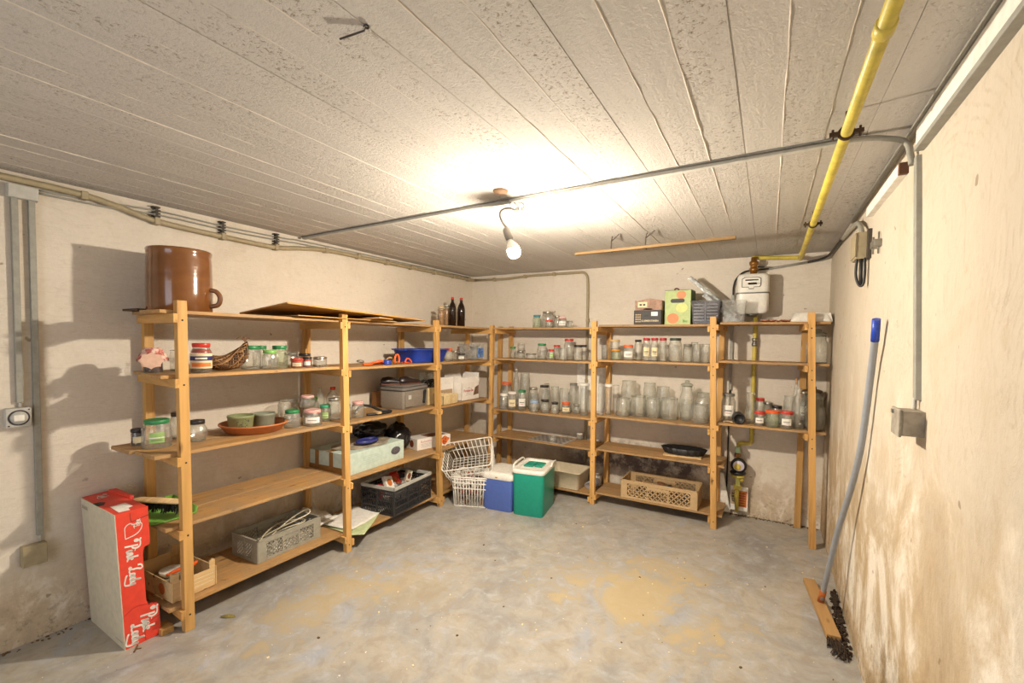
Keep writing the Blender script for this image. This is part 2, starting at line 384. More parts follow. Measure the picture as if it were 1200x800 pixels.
def struct(name, mb, mat, parent=None, **k):
    o = mb.build(name, mat, parent, **k)
    if parent is None: o['kind'] = 'structure'
    return o
def cr(pts, n=6, closed=False):   # Catmull-Rom
    P = [Vector(p) for p in pts]; out = []; L = len(P)
    for i in range(L if closed else L-1):
        g = (lambda j: P[j % L]) if closed else (lambda j: P[max(0, min(L-1, j))])
        p0, p1, p2, p3 = g(i-1), g(i), g(i+1), g(i+2)
        for k in range(n):
            t = k/n; out.append(.5*((2*p1)+(p2-p0)*t+(2*p0-5*p1+4*p2-p3)*t*t+(3*p1-p0-3*p2+p3)*t**3))
    if not closed: out.append(P[-1])
    return out
def text(s, size, fn, mat, parent, name='lettering', bold=0.0, label=None):
    """flat lettering mesh; fn maps (u right, v up) to a local point on the surface"""
    cu = bpy.data.curves.new('t', 'FONT'); cu.body = s; cu.size = size; cu.align_x = 'CENTER'; cu.align_y = 'CENTER'; cu.offset = bold; cu.resolution_u = 2
    to = bpy.data.objects.new('t', cu); COL.objects.link(to)
    dg = bpy.context.evaluated_depsgraph_get(); me = bpy.data.meshes.new_from_object(to.evaluated_get(dg)); bpy.data.objects.remove(to)
    me.name = name
    for v in me.vertices: v.co = fn(v.co.x, v.co.y)
    me.materials.clear(); me.materials.append(mat)
    o = bpy.data.objects.new(name, me); COL.objects.link(o); o.parent = parent
    return o
def plate(name, u0, u1, v0, v1, fn, mat, parent, t=.0012):
    m = MB(); m.prism([(u0, v0), (u1, v0), (u1, v1), (u0, v1)], -t*.5, t*.5, fn)
    return m.build(name, mat, parent)
def ellipse_plate(name, cu, cv, ru, rv, fn, mat, parent, t=.0012, n=16):
    m = MB(); m.prism([(cu+ru*math.cos(2*PI*k/n), cv+rv*math.sin(2*PI*k/n)) for k in range(n)], -t*.5, t*.5, fn)
    return m.build(name, mat, parent)

# ------------------------------------------------------------------ the room
def grid_wall(fn, nu, nv, amp, sc=1.3):
    """a slightly uneven plastered wall: fn(u,v,d) -> point"""
    m = MB(); vs = []
    for j in range(nv+1):
        for i in range(nu+1):
            u, v = i/nu, j/nv; p = fn(u, v, 0); e = min(1, 8*u, 8*(1-u), 8*v, 8*(1-v))
            d = noise.noise(Vector(p)*sc)*amp*max(0, e); vs.append(fn(u, v, d))
    m.add(vs, [(j*(nu+1)+i, j*(nu+1)+i+1, (j+1)*(nu+1)+i+1, (j+1)*(nu+1)+i) for j in range(nv) for i in range(nu)], True); return m
LX = WR-XW; LY = YD-YN
struct('floor', grid_wall(lambda u, v, d: (XW-.1+u*(LX+.2), YN-.1+v*(LY+.2), d), 24, 32, .002), FLOOR, center=False)
struct('wall_left', grid_wall(lambda u, v, d: (XW+d, YN+v*LY, u*(HC+.05)), 16, 40, .005), PL_LEFT, center=False)
struct('wall_back', grid_wall(lambda u, v, d: (XW+u*LX, YD+d, v*(HC+.05)), 30, 16, .005), PL_BACK, center=False)
struct('wall_right', grid_wall(lambda u, v, d: (WR+d, YN+v*LY, u*(HC+.05)), 20, 50, .010), PL_RIGHT, center=False)
m = MB(); DX0, DX1, DH = -2.05, -.55, 2.1      # wall behind the photographer with the open doorway
m.box(XW, DX0, YN-.1, YN, 0, HC+.05); m.box(DX1, WR, YN-.1, YN, 0, HC+.05); m.box(DX0, DX1, YN-.1, YN, DH, HC+.05)
struct('wall_front', m, PL_BACK, center=False)
# ceiling: slab plus one cast strip per formwork board
m = MB(); m.box(XW-.1, WR+.1, YN-.1, YD+.1, HC+.004, HC+.15); ceil = struct('ceiling', m, CEIL, center=False)
x = XW; k = 0
RIDGE = plain('cement_fin', (214, 204, 190), .9, bmp=.3)
while x < WR:
    w = .129 + random.uniform(-.006, .006); x1 = min(x+w, WR); dz = random.uniform(-.0014, .0014)
    m = MB(); ny = 10; vs = []
    for j in range(ny+1):
        y = YN+LY*j/ny; wob = [random.uniform(-.0012, .0012) for _ in range(2)]
        vs += [(x+.0007+wob[0]*.5, y, HC+dz+wob[1]*.5), (x1-.0007+wob[1]*.5, y, HC+dz+wob[0]*.5), (x1-.0004, y, HC+.005), (x+.0004, y, HC+.005)]
    fs = []
    for j in range(ny):
        a = j*4; b = a+4
        fs += [(a, a+1, b+1, b), (a+1, a+2, b+2, b+1), (a+3, a, b, b+3)]
    m.add(vs, fs); m.build('formwork_strip', CEIL, ceil)
    if k % 3 != 1 and x1 < WR-.02:      # cement that squeezed out between two boards
        m = MB(); pts = []; y = YN
        while y < YD:
            pts.append((x1+random.uniform(-.0015, .0015), y, HC+.001)); y += .07
        r = [random.choice((.0012, .002, .0028, .0035)) if k % 2 else random.choice((.0008, .0015, .0022)) for _ in pts]
        m.tube(pts, r, 5); m.build('cement_fin', RIDGE, ceil)
    x = x1; k += 1

# ------------------------------------------------------------------ shelving
ZL = {1: [1.628, 1.630, 1.634], 2: [1.307, 1.296, 1.299], 3: [.916, .907, .900], 4: [.545, .506, .505], 5: [.135, .103, .10]}
ZB = {1: [1.637, 1.660, 1.675], 2: [1.318, 1.340, 1.367], 3: [.79, .827, .863], 4: [.505, .516], 5: [.081, .109]}
TH = .018
def post(mb, p0, p1, hx, hy):
    a, b = Vector(p0), Vector(p1)
    mb.hexa([a+Vector(q) for q in ((-hx, -hy, 0), (hx, -hy, 0), (hx, hy, 0), (-hx, hy, 0))]+[b+Vector(q) for q in ((-hx, -hy, 0), (hx, -hy, 0), (hx, hy, 0), (-hx, hy, 0))])
SCREW = plain('screw_head', (70, 60, 50), .4, .6)
ul = thing('shelving_unit', 'long pine shelving unit of three bays along the left wall', 'shelving', (XL, 2.5, 0), group=None)
oL = (XL, 2.5, 0)
PL = [(1.117, 1.099, 1.675), (2.113, 2.073, 1.668), (3.135, 3.056, 1.672), (3.968, 3.975, 1.664)]
RP = [1.15, 2.14, 3.14, 4.21]
RTOP = 1.60
def levels(Z, k, nb):   # heights of boards meeting frame k
    out = []
    for l in Z:
        for b, s in ((k-1, -1), (k, 1)):
            if 0 <= b < len(Z[l]): out.append((Z[l][b], s))
    return out
def lerp_y(k, z, P): return P[k][0] + (P[k][1]-P[k][0])*z/P[k][2]
for k in range(4):
    m = MB(oL); post(m, (XL, PL[k][0], 0), (XL, PL[k][1], PL[k][2]), .0185, .0225); p = m.build('post', POST[2], ul, bevel=.002)
    for l in ZL:
        zz = ZL[l][min(k, 2)]-.05; m = MB(); m.lathe([(0, .0025), (.004, .002), (.005, 0)], n=8, M=Matrix.Rotation(PI/2, 4, 'Y'))
        sc = m.build('screw', SCREW, p, center=False); sc.location = (.0185, lerp_y(k, zz, PL)-(PL[k][0]+PL[k][1])/2, zz-PL[k][2]/2)
    m = MB(oL); post(m, (XW+.055, RP[k], 0), (XW+.055, RP[k], RTOP), .0185, .0225); m.build('post', POST[2], ul, bevel=.002)
    for z, s in levels(ZL, k, 3):
        if k == 0: s = -1
        ya = RP[k]+s*.0315; yb = lerp_y(k, z, PL)+s*.0315
        if k == 3: ya = yb = PL[3][0]-.0315
        m = MB(oL); m.hexa([(XW+.03, ya-.009, z-TH-.045), (XL+.024, yb-.009, z-TH-.045), (XL+.024, yb+.009, z-TH-.045), (XW+.03, ya+.009, z-TH-.045),
                            (XW+.03, ya-.009, z-TH), (XL+.024, yb-.009, z-TH), (XL+.024, yb+.009, z-TH), (XW+.03, ya+.009, z-TH)])
        m.build('crossbar', POST[0], ul, bevel=.0015)
X0, X1 = XW+.085, XL-.02; XM = (X0+X1)/2
BY = [(1.02, 2.10), (2.085, 3.115), (3.13, 3.945)]
for l in ZL:
    for b in range(3):
        z = ZL[l][b]; y0, y1 = BY[b]
        if b and abs(ZL[l][b]-ZL[l][b-1]) > .02: y0 += 0
        if b == 1: y0 = 2.112
        if b == 0: y0 += {1: 0, 2: .0, 3: -.03, 4: .01, 5: .02}[l]
        for xa, xb in ((X0, XM-.003), (XM+.003, X1)):
            yn = y0+(.05 if xa == X0 and b == 0 else 0)
            if b == 0 and l == 3 and xa == X0: yn = y0-.02
            m = MB(oL); m.box(xa, xb, yn, y1, z-TH, z+random.uniform(-.0004, 0)); m.build('shelf_board', BOARD[1], ul, bevel=.0018)
ub = thing('shelving_unit', 'pine shelving unit of three bays along the back wall', 'shelving', (-1.0, YB, 0))
oB = (-1.0, YB, 0)
PB = [None, (-1.375, -1.391, 1.694), (-.343, -.395, 1.719), (.327, .263, 1.741)]
for k in (1, 2, 3):
    m = MB(oB); post(m, (PB[k][0], YB, 0), (PB[k][1], YB, PB[k][2]), .0225, .0185); p = m.build('post', POST[2], ub, bevel=.002)
    for l in ZB:
        if k == 3 and l > 3: continue
        zz = (ZB[l]+[ZB[l][-1]])[min(k, 2)]-.05
        for dz_ in (0, -.07):
            if zz+dz_ < .02: continue
            m = MB(); m.lathe([(0, .0025), (.004, .002), (.005, 0)], n=8, M=Matrix.Rotation(PI/2, 4, 'X'))
            sc = m.build('screw', SCREW, p, center=False); sc.location = (PB[k][0]+(PB[k][1]-PB[k][0])*(zz+dz_)/PB[k][2]-(PB[k][0]+PB[k][1])/2, -.0185, zz+dz_-PB[k][2]/2)
RX = {0: -2.50, 1: -1.375, 2: -.36, 3: .25}
for k, xr in RX.items():
    m = MB(oB); post(m, (xr, YD-.055, 0), (xr, YD-.055, 1.66 if k == 0 else 1.62), .0225, .0185); m.build('post', POST[2], ub, bevel=.002)
    for z, s in levels(ZB, k, 3):
        if k == 3 and z < .8: continue
        xf = xr if k == 0 else PB[k][0]+(PB[k][1]-PB[k][0])*z/PB[k][2]
        if k == 3: s = -1
        m = MB(oB); a, b = xf+s*.0315, xr+s*.0315; yf = YB+.004 if k == 0 else YB-.024
        m.hexa([(a-.009, yf, z-TH-.045), (a+.009, yf, z-TH-.045), (b+.009, YD-.03, z-TH-.045), (b-.009, YD-.03, z-TH-.045),
                (a-.009, yf, z-TH), (a+.009, yf, z-TH), (b+.009, YD-.03, z-TH), (b-.009, YD-.03, z-TH)])
        m.build('crossbar', POST[1], ub, bevel=.0015)
m = MB(oB); post(m, (-2.64, YD-.055, 0), (-2.64, YD-.055, 1.66), .0225, .0185); m.build('post', POST[2], ub, bevel=.002)
Y0, Y1 = YB+.02, YD-.078; YM = (Y0+Y1)/2
BX = [(-2.515, -1.402), (-1.360, -.385), (-.345, .385)]
for l in ZB:
    for b in range(len(ZB[l])):
        z = ZB[l][b]; x0, x1 = BX[b]
        if b == 1 and l >= 4: x1 = -.285
        for ya, yb in ((Y0, YM-.003), (YM+.003, Y1)):
            m = MB(oB); m.box(x0, x1, ya, yb, z-TH, z+random.uniform(-.0004, 0)); m.build('shelf_board', BOARD[0], ub, bevel=.0018)

# ------------------------------------------------------------------ jars and bottles
def gprof(kind, r, h):
    t = max(.0022, r*.05)
    if kind == 'tumbler': o = [(0, 0), (r*.82, 0), (r*.86, .004), (r*.94, h*.5), (r, h)]
    elif kind == 'open': o = [(0, 0), (r*.9, 0), (r, .006), (r, h*.80), (r*.93, h*.86), (r*.88, h*.90), (r*.90, h*.96), (r*.92, h)]
    elif kind == 'low': o = [(0, 0), (r*.93, 0), (r, .005), (r, h*.78), (r*.94, h*.88), (r*.94, h)]
    elif kind == 'round': o = [(0, 0), (r*.6, 0), (r*.8, h*.06), (r*.97, h*.28), (r, h*.48), (r*.93, h*.68), (r*.72, h*.84), (r*.7, h)]
    elif kind in ('bottle',):
        o = [(0, 0), (r*.9, 0), (r, .006), (r, h*.60), (r*.95, h*.67), (r*.72, h*.77), (r*.42, h*.86), (r*.36, h*.96), (r*.38, h*.965), (r*.38, h)]
    elif kind == 'carafe': o = [(0, 0), (r*.9, 0), (r, .01), (r*.98, h*.4), (r*.7, h*.66), (r*.5, h*.78), (r*.55, h*.9), (r*.8, h)]
    else: o = [(0, 0), (r*.92, 0), (r, .006), (r, h*.72), (r*.95, h*.79), (r*.82, h*.86), (r*.80, h)]
    return o, t
def make_jar(kind, x, y, z, r, h, lid, lab, fill, label, grp, cat, group):
    nm = {'crock': 'stoneware_crock', 'bottle': 'glass_bottle', 'carafe': 'glass_carafe', 'tumbler': 'drinking_glass', 'clipjar': 'preserve_jar', 'sauce': 'sauce_jar', 'bigclip': 'apothecary_jar', 'clothjar': 'jam_jar'}.get(kind, 'glass_jar')
    root = thing(nm, label, cat, (x, y, z+.0005), random.uniform(0, 6), group)
    face = math.atan2(-y, -x)      # labels are turned to the room side of the shelf
    lidh = 0 if lid is None else (min(.018, h*.16))
    hb = h - lidh*.55
    body = 'jar' if kind in ('jar', 'clipjar', 'sauce', 'bigclip', 'clothjar') else kind
    if kind in ('bigclip',): body = 'jar'; hb = h*.80
    if kind == 'round' and lid == 'glasslid': hb = h*.86
    gm = GLASS_SMOKE if ('smoky' in label or 'behind the smoky' in label) else (GLASS_GREEN if lab == 'paleglass' else GLASS)
    o, t = gprof(body, r, hb)
    n = 20 if r > .03 else 16
    m = MB(); m.lathe(o, n=n)
    inner = [(max(0, a-t), max(b, .005) if a else .005) for a, b in o]; inner = [(0, .006)]+[(a, b) for a, b in inner if a > 0]
    if r > .03: m.lathe(inner, n=n)
    if fill not in ('cola',): m.build('glass_body', gm, root, center=False)
    mr = o[-1][0]
    m = MB(); m.tube([(mr*math.cos(a), mr*math.sin(a), hb-.002) for a in [2*PI*k/n for k in range(n)]], max(.0016, r*.035), 5, closed=True)
    br = o[2][0]*.97
    if fill != 'cola': m.build('rim', GLASS_EDGE, root, center=False)
    m = MB(); m.tube([(br*math.cos(a), br*math.sin(a), .004) for a in [2*PI*k/n for k in range(n)]], max(.0018, r*.04), 5, closed=True)
    if fill != 'cola': m.build('thick_base', GLASS_EDGE, root, center=False)
    if fill:
        fm = C.get(fill+'fill') or C[fill]; top = hb*(.93 if fill != 'cola' else .97)
        pr = [(a*(.95 if fill != 'cola' else 1), b) for a, b in o if b <= top]
        pr = [(pr[0][0], .004)]+[(a, max(b, .004)) for a, b in pr[1:]]+[(0, pr[-1][1])]
        m = MB(); m.lathe(pr, n=n); m.build('contents' if fill != 'cola' else 'bottle_body', fm, root, center=False)
        if fill == 'cola':
            m = MB(); m.lathe([(r*.38, hb*.95), (r*.38, hb)], n=12); m.build('neck', GLASS_EDGE, root, center=False)
    if lid:
        lm = C[lid]
        if kind == 'bottle':
            m = MB(); m.lathe([(0, h), (r*.40, h), (r*.42, h-.004), (r*.42, h-.022), (0, h-.022)] if lid != 'cork' else [(0, h), (r*.36, h), (r*.30, h-.05), (0, h-.05)], n=12); m.build('cap' if lid != 'cork' else 'cork', lm, root, center=False)
        elif kind in ('bigclip',) or lid == 'glasslid':
            m = MB(); q = mr*1.12
            m.lathe([(0, 0), (q*.9, 0), (q, .006), (q, .018), (q*.75, .026), (q*.4, .030), (q*.42, .045), (q*.3, .052), (0, .054)], c=(0, 0, hb), n=16)
            tl = m.build('lid', GLASS_EDGE if lid == 'glasslid' else lm, root, center=False)
            for s in (-1, 1):
                m = MB(); m.tube([(s*q, 0, hb+.02), (s*(q+.012), 0, hb-.01), (s*(q+.006), 0, hb-.045), (s*mr*.98, .01, hb-.05)], .0015, 5); m.build('clip', METAL, root, center=False)
        else:
            q = mr+.003; m = MB(); zt = h
            m.lathe([(q-.002, zt-lidh-.004), (q, zt-lidh-.002), (q, zt-.003), (q-.002, zt-.0005), (q-.006, zt), (q-.008, zt-.0012), (0, zt-.0012)], n=24); m.build('lid', lm, root, center=False)
            if kind == 'clipjar':
                m = MB(); zz = zt-lidh-.007; m.tube([(mr*1.03*math.cos(a), mr*1.03*math.sin(a), zz) for a in [2*PI*k/16 for k in range(16)]], .0018, 5, closed=True)
                m.tube([(mr, 0, zz), (mr+.010, 0, zz-.006), (mr+.012, 0, zz-.03), (r*1.02, 0, zz-.035)], .0014, 5); m.build('clip', METAL, root, center=False)
    if lab and lab not in ('paleglass',):
        lm = C.get(lab) or WHITE; R = r+.0012; z0, z1 = hb*.22, hb*.62
        if lab == 'saucelabel': z0, z1 = hb*.16, hb*.70; lm = C['tanpaper']
        a0 = face - root.rotation_euler.z; sp = .75 if lab != 'saucelabel' else 1.9
        def band(nm, z0, z1, mt, R, sp=sp, a0=a0):
            m = MB(); K = 10; vs = []
            for k in range(K+1):
                a = a0-sp+2*sp*k/K; vs += [(R*math.cos(a), R*math.sin(a), z0), (R*math.cos(a), R*math.sin(a), z1)]
            m.add(vs, [(2*k, 2*k+2, 2*k+3, 2*k+1) for k in range(K)], True); return m.build(nm, mt, root, center=False)
        band('label', z0, z1, lm, R, *([.5] if lab == 'greenlabel' else []))
        if lab == 'saucelabel':
            band('label_band', hb*.44, hb*.60, plain('navy_band', (30, 40, 104), .5), R+.0005)
            band('label_picture', hb*.22, hb*.36, plain('orange_print', (214, 120, 54), .5), R+.0005, 1.0)
            band('label_writing', hb*.49, hb*.55, WHITE, R+.001, .55)
        elif r > .03 and lab in ('tanpaper', 'white', 'greenlabel'):
            band('label_writing', hb*.40, hb*.44, INK if lab != 'greenlabel' else WHITE, R+.0005, .5)
            band('label_writing', hb*.32, hb*.34, REDINK if lab == 'white' else INK, R+.0005, .35)
    return root
JARS = [
 ('crock', -2.788, 1.213, 1.628, 0.148, 0.333, None, None, None, 'large brown glazed stoneware crock with side handle on top of left shelving', 'L1', 'crock'),
 ('clothjar', -2.768, 1.076, 1.307, 0.052, 0.131, 'pink', 'pinkpaper', 'darkjam', 'jam jar with pink cloth cap and pink paper tag at shelf end', 'L2', 'jar'),
 ('open', -2.848, 1.213, 1.307, 0.027, 0.115, None, None, None, 'clear glass jar half hidden behind the nearest shelving post', 'L2', 'jar'),
 ('sauce', -2.628, 1.238, 1.307, 0.048, 0.156, 'red', 'saucelabel', 'tomato', 'red sauce jar with blue band label beside wicker hen', 'L2', 'jar'),
 ('jar', -2.691, 1.538, 1.307, 0.053, 0.141, 'green', None, None, 'large clear jar with green lid right of wicker hen', 'L2', 'jar'),
 ('jar', -2.888, 1.711, 1.307, 0.043, 0.137, 'green', None, None, 'clear jar with green lid standing behind the large green-lidded jar', 'L2', 'jar'),
 ('jar', -2.644, 1.625, 1.307, 0.042, 0.115, 'lime', None, None, 'small clear jar with lime green lid between two taller jars', 'L2', 'jar'),
 ('jar', -2.679, 1.711, 1.307, 0.048, 0.141, 'green', 'paleglass', None, 'tall jar with green lid and pale green label on second shelf', 'L2', 'jar'),
 ('jar', -2.901, 1.935, 1.307, 0.046, 0.089, 'grey', None, None, 'clear jar with grey lid behind the two small preserve jars', 'L2', 'jar'),
 ('jar', -2.825, 1.991, 1.307, 0.046, 0.083, 'dark', None, None, 'clear jar with dark lid behind the red-lidded preserve jar', 'L2', 'jar'),
 ('low', -2.618, 1.789, 1.307, 0.036, 0.06, 'red', 'tanpaper', 'tomato', 'small preserve jar with red lid and cream label', 'L2', 'jar'),
 ('low', -2.628, 1.87, 1.307, 0.027, 0.068, 'dark', 'white', 'tomato', 'small preserve jar with dark lid and white label', 'L2', 'jar'),
 ('low', -2.638, 1.974, 1.307, 0.044, 0.066, 'silver', None, 'honey', 'small amber honey jar with silver lid near second post', 'L2', 'jar'),
 ('low', -2.888, 1.051, 0.916, 0.03, 0.09, 'dark', 'tanpaper', 'darkjam', 'small squat jar with dark lid at near end of third shelf', 'L3', 'jar'),
 ('jar', -2.779, 1.092, 0.916, 0.065, 0.145, 'green', 'greenlabel', None, 'big clear jar with green lid and green label near shelf end', 'L3', 'jar'),
 ('jar', -2.932, 1.264, 0.916, 0.048, 0.146, 'dark', None, None, 'clear jar with black lid behind the nearest post on third shelf', 'L3', 'jar'),
 ('round', -2.764, 1.276, 0.916, 0.05, 0.115, 'dark', None, None, 'bulbous clear jar with dark lid beside terracotta saucer', 'L3', 'jar'),
 ('open', -2.914, 1.923, 0.916, 0.066, 0.146, None, None, None, 'large open glass jar behind terracotta saucer end', 'L3', 'jar'),
 ('jar', -2.925, 2.11, 0.916, 0.055, 0.147, 'lime', None, None, 'tall jar with lime lid at back of jar cluster on third shelf', 'L3', 'jar'),
 ('jar', -2.684, 1.799, 0.916, 0.05, 0.114, 'green', None, None, 'clear jar with green lid at front of third shelf cluster', 'L3', 'jar'),
 ('clipjar', -2.642, 1.918, 0.916, 0.061, 0.105, 'gingham', 'white', None, 'preserve jar with red gingham lid, lower of the stacked pair', 'L3', 'jar'),
 ('clipjar', -2.747, 1.956, 1.002, 0.048, 0.082, 'gingham', None, None, 'preserve jar with red gingham lid, upper of the stacked pair', 'L3', 'jar'),
 ('jar', -2.707, 2.066, 0.916, 0.04, 0.114, 'mint', 'greenlabel', None, 'small jar with mint green lid and green label by second post', 'L3', 'jar'),
 ('bottle', -2.946, 2.202, 0.916, 0.034, 0.207, None, None, None, 'slim clear glass bottle without cap behind gingham jars', 'L3', 'bottle'),
 ('bottle', -2.932, 2.308, 0.916, 0.048, 0.206, 'red', None, None, 'clear glass bottle with red cap behind jars on third shelf', 'L3', 'bottle'),
 ('jar', -2.732, 2.163, 0.916, 0.05, 0.151, 'silver', None, None, 'clear jar with silver lid directly left of second post', 'L3', 'jar'),
 ('open', -2.664, 2.216, 0.907, 0.032, 0.109, None, None, None, 'open glass jar just right of second post on third shelf', 'L3', 'jar'),
 ('clipjar', -2.668, 2.324, 0.907, 0.046, 0.122, 'gingham', None, None, 'lone jar with red gingham lid right of the second post', 'L3', 'jar'),
 ('jar', -2.748, 3.399, 1.634, 0.031, 0.188, 'tan', '', 'amber', 'amber bottle-shaped jar with tan lid left of the dark bottles', 'L1', 'jar'),
 ('jar', -2.768, 3.51, 1.634, 0.036, 0.213, 'silver', '', 'amber', 'amber jar with silver lid against the dark bottles', 'L1', 'jar'),
 ('bottle', -2.688, 3.495, 1.634, 0.036, 0.284, 'red', '', 'cola', 'dark brown bottle with red cap, left of the dark pair', 'L1', 'bottle'),
 ('bottle', -2.688, 3.638, 1.634, 0.039, 0.289, 'red', '', 'cola', 'dark brown bottle with red cap, right of the dark pair', 'L1', 'bottle'),
 ('clipjar', -2.698, 3.453, 1.299, 0.044, 0.12, 'orange', None, None, 'clip jar with orange rim right of the blue basin', 'L2', 'jar'),
 ('jar', -2.748, 3.628, 1.299, 0.028, 0.092, 'silver', None, None, 'small jar with silver lid between clip jar and white jar', 'L2', 'jar'),
 ('low', -2.668, 3.621, 1.299, 0.037, 0.069, 'dark', 'white', None, 'low jar with white label and dark lid beyond third post', 'L2', 'jar'),
 ('clipjar', -2.888, 3.912, 1.299, 0.048, 0.131, 'gingham', None, None, 'gingham-topped jar behind the low white-labelled jar', 'L2', 'jar'),
 ('jar', -2.698, 3.888, 1.299, 0.048, 0.135, 'silver', None, None, 'clear jar with silver lid left of the clear plastic box', 'L2', 'jar'),
 ('open', -2.798, 3.194, 1.083, 0.038, 0.112, None, None, None, 'open glass jar on cardboard box behind grey cooler bag', 'L3', 'jar'),
 ('open', -2.768, 3.275, 1.063, 0.034, 0.122, None, None, None, 'dark rimmed glass on box directly left of third post', 'L3', 'glass'),
 ('jar', -2.07, 4.102, 1.637, 0.042, 0.132, 'teal', 'paleglass', None, 'jar with teal lid, leftmost on top of the back shelving', 'B1', 'jar'),
 ('jar', -1.978, 4.172, 1.637, 0.066, 0.17, 'silver', None, None, 'biggest silver-lidded jar on top of the back shelving', 'B1', 'jar'),
 ('low', -1.888, 4.012, 1.637, 0.036, 0.074, 'red', None, None, 'tiny jar with red lid before the biggest silver-lidded jar', 'B1', 'jar'),
 ('jar', -1.873, 4.172, 1.637, 0.033, 0.125, 'silver', None, None, 'slim jar with silver lid left of gingham jar on top shelf', 'B1', 'jar'),
 ('clipjar', -1.784, 4.091, 1.637, 0.045, 0.11, 'gingham', 'white', None, 'gingham-lidded jar with white label on top of back shelving', 'B1', 'jar'),
 ('open', -1.706, 4.103, 1.637, 0.032, 0.068, None, None, None, 'small open glass, rightmost of jars on top of back shelving', 'B1', 'glass'),
 ('jar', -2.348, 4.102, 1.318, 0.034, 0.122, 'green', None, None, 'jar with green lid, leftmost on second back shelf', 'B2', 'jar'),
 ('clipjar', -2.255, 4.102, 1.318, 0.043, 0.079, 'silver', None, None, 'small clip jar carrying another jar on second back shelf', 'B2', 'jar'),
 ('open', -2.249, 4.102, 1.398, 0.038, 0.08, None, None, None, 'small upturned glass stacked on a clip jar', 'B2', 'glass'),
 ('low', -2.129, 4.102, 1.318, 0.054, 0.056, 'silver', None, None, 'low wide silver-lidded jar on second back shelf', 'B2', 'jar'),
 ('jar', -2.006, 4.102, 1.318, 0.049, 0.16, 'green', None, None, 'large jar with green lid in middle of second back shelf', 'B2', 'jar'),
 ('jar', -1.886, 4.072, 1.318, 0.032, 0.106, 'red', 'greenlabel', None, 'short red-lidded jar with pale green label on second back shelf', 'B2', 'jar'),
 ('jar', -1.898, 4.232, 1.318, 0.038, 0.148, 'red', None, None, 'red-lidded jar behind the short red-lidded one', 'B2', 'jar'),
 ('jar', -1.748, 4.192, 1.318, 0.053, 0.211, 'red', None, None, 'tallest red-lidded jar on second back shelf', 'B2', 'jar'),
 ('open', -1.739, 4.032, 1.318, 0.04, 0.118, None, None, None, 'open ribbed jar before the tallest red-lidded jar', 'B2', 'jar'),
 ('jar', -1.608, 4.082, 1.318, 0.048, 0.153, 'dark', None, None, 'wide jar with dark lid near the middle back post', 'B2', 'jar'),
 ('jar', -1.569, 4.152, 1.318, 0.028, 0.154, 'dark', None, None, 'slim jar with dark lid against the middle back post', 'B2', 'jar'),
 ('jar', -2.383, 3.984, 0.79, 0.046, 0.16, 'white', None, None, 'front-row jar with white lid next to corner post', 'B3', 'jar'),
 ('jar', -2.285, 3.989, 0.79, 0.05, 0.186, 'white', 'tanpaper', None, 'front-row jar with white lid and cream label', 'B3', 'jar'),
 ('jar', -2.191, 4.031, 0.79, 0.047, 0.205, 'green', 'white', None, 'front-row jar with green lid and white label on third back shelf', 'B3', 'jar'),
 ('jar', -2.037, 4.01, 0.79, 0.049, 0.113, 'blue', None, None, 'jar with pale blue lid on third back shelf', 'B3', 'jar'),
 ('jar', -1.922, 4.02, 0.79, 0.045, 0.13, 'dark', None, None, 'jar with black lid right of the pale blue lid', 'B3', 'jar'),
 ('jar', -1.817, 4.026, 0.79, 0.04, 0.112, 'dark', None, None, 'squat jar with brown-black lid left of the orange lid', 'B3', 'jar'),
 ('jar', -1.729, 4.098, 0.79, 0.048, 0.111, 'orange', 'tanpaper', None, 'jar with bright orange lid and cream label on third back shelf', 'B3', 'jar'),
 ('clipjar', -1.636, 4.148, 0.79, 0.036, 0.096, 'silver', None, None, 'small clip jar right of the orange-lidded jar', 'B3', 'jar'),
 ('tumbler', -1.538, 4.103, 0.79, 0.044, 0.31, 'white', None, None, 'tall glass with white lid left of the middle back post', 'B3', 'jar'),
 ('jar', -2.492, 4.219, 0.79, 0.068, 0.255, 'orange', None, None, 'jar with orange lid behind the white-lidded front jars', 'B3', 'jar'),
 ('bottle', -2.394, 4.264, 0.79, 0.036, 0.41, 'white', None, None, 'tall clear carafe with white cap in back shelf corner', 'B3', 'bottle'),
 ('open', -2.275, 4.247, 0.79, 0.053, 0.361, None, None, None, 'tall open jar behind green-lidded jar on third back shelf', 'B3', 'jar'),
 ('jar', -2.135, 4.172, 0.79, 0.055, 0.223, 'silver', None, None, 'broad jar with silver lid behind the pale blue lid', 'B3', 'jar'),
 ('jar', -2.013, 4.192, 0.79, 0.055, 0.255, 'dark', None, None, 'jar with small black lid in back row of third shelf', 'B3', 'jar'),
 ('tumbler', -2.028, 4.274, 0.79, 0.026, 0.263, None, None, None, 'narrow glass peeking between back-row jars of third shelf', 'B3', 'glass'),
 ('open', -1.902, 4.212, 0.79, 0.042, 0.244, None, None, None, 'open jar in back row behind the squat dark-lidded jar', 'B3', 'jar'),
 ('open', -1.789, 4.19, 0.79, 0.049, 0.235, None, None, None, 'open jar in back row behind the orange-lidded jar', 'B3', 'jar'),
 ('jar', -1.714, 4.254, 0.79, 0.046, 0.288, 'grey', None, None, 'tall grey-lidded jar behind the small clip jar', 'B3', 'jar'),
 ('tumbler', -1.345, 4.102, 1.34, 0.034, 0.136, None, None, None, 'clear tumbler just right of the middle back post', 'B2', 'glass'),
 ('clipjar', -1.229, 4.072, 1.34, 0.049, 0.098, 'amber', 'paleglass', None, 'jar with amber rim and pale label under a small jar', 'B2', 'jar'),
 ('low', -1.241, 4.072, 1.438, 0.046, 0.087, 'tan', None, None, 'low tan-topped jar stacked on amber-rimmed jar', 'B2', 'jar'),
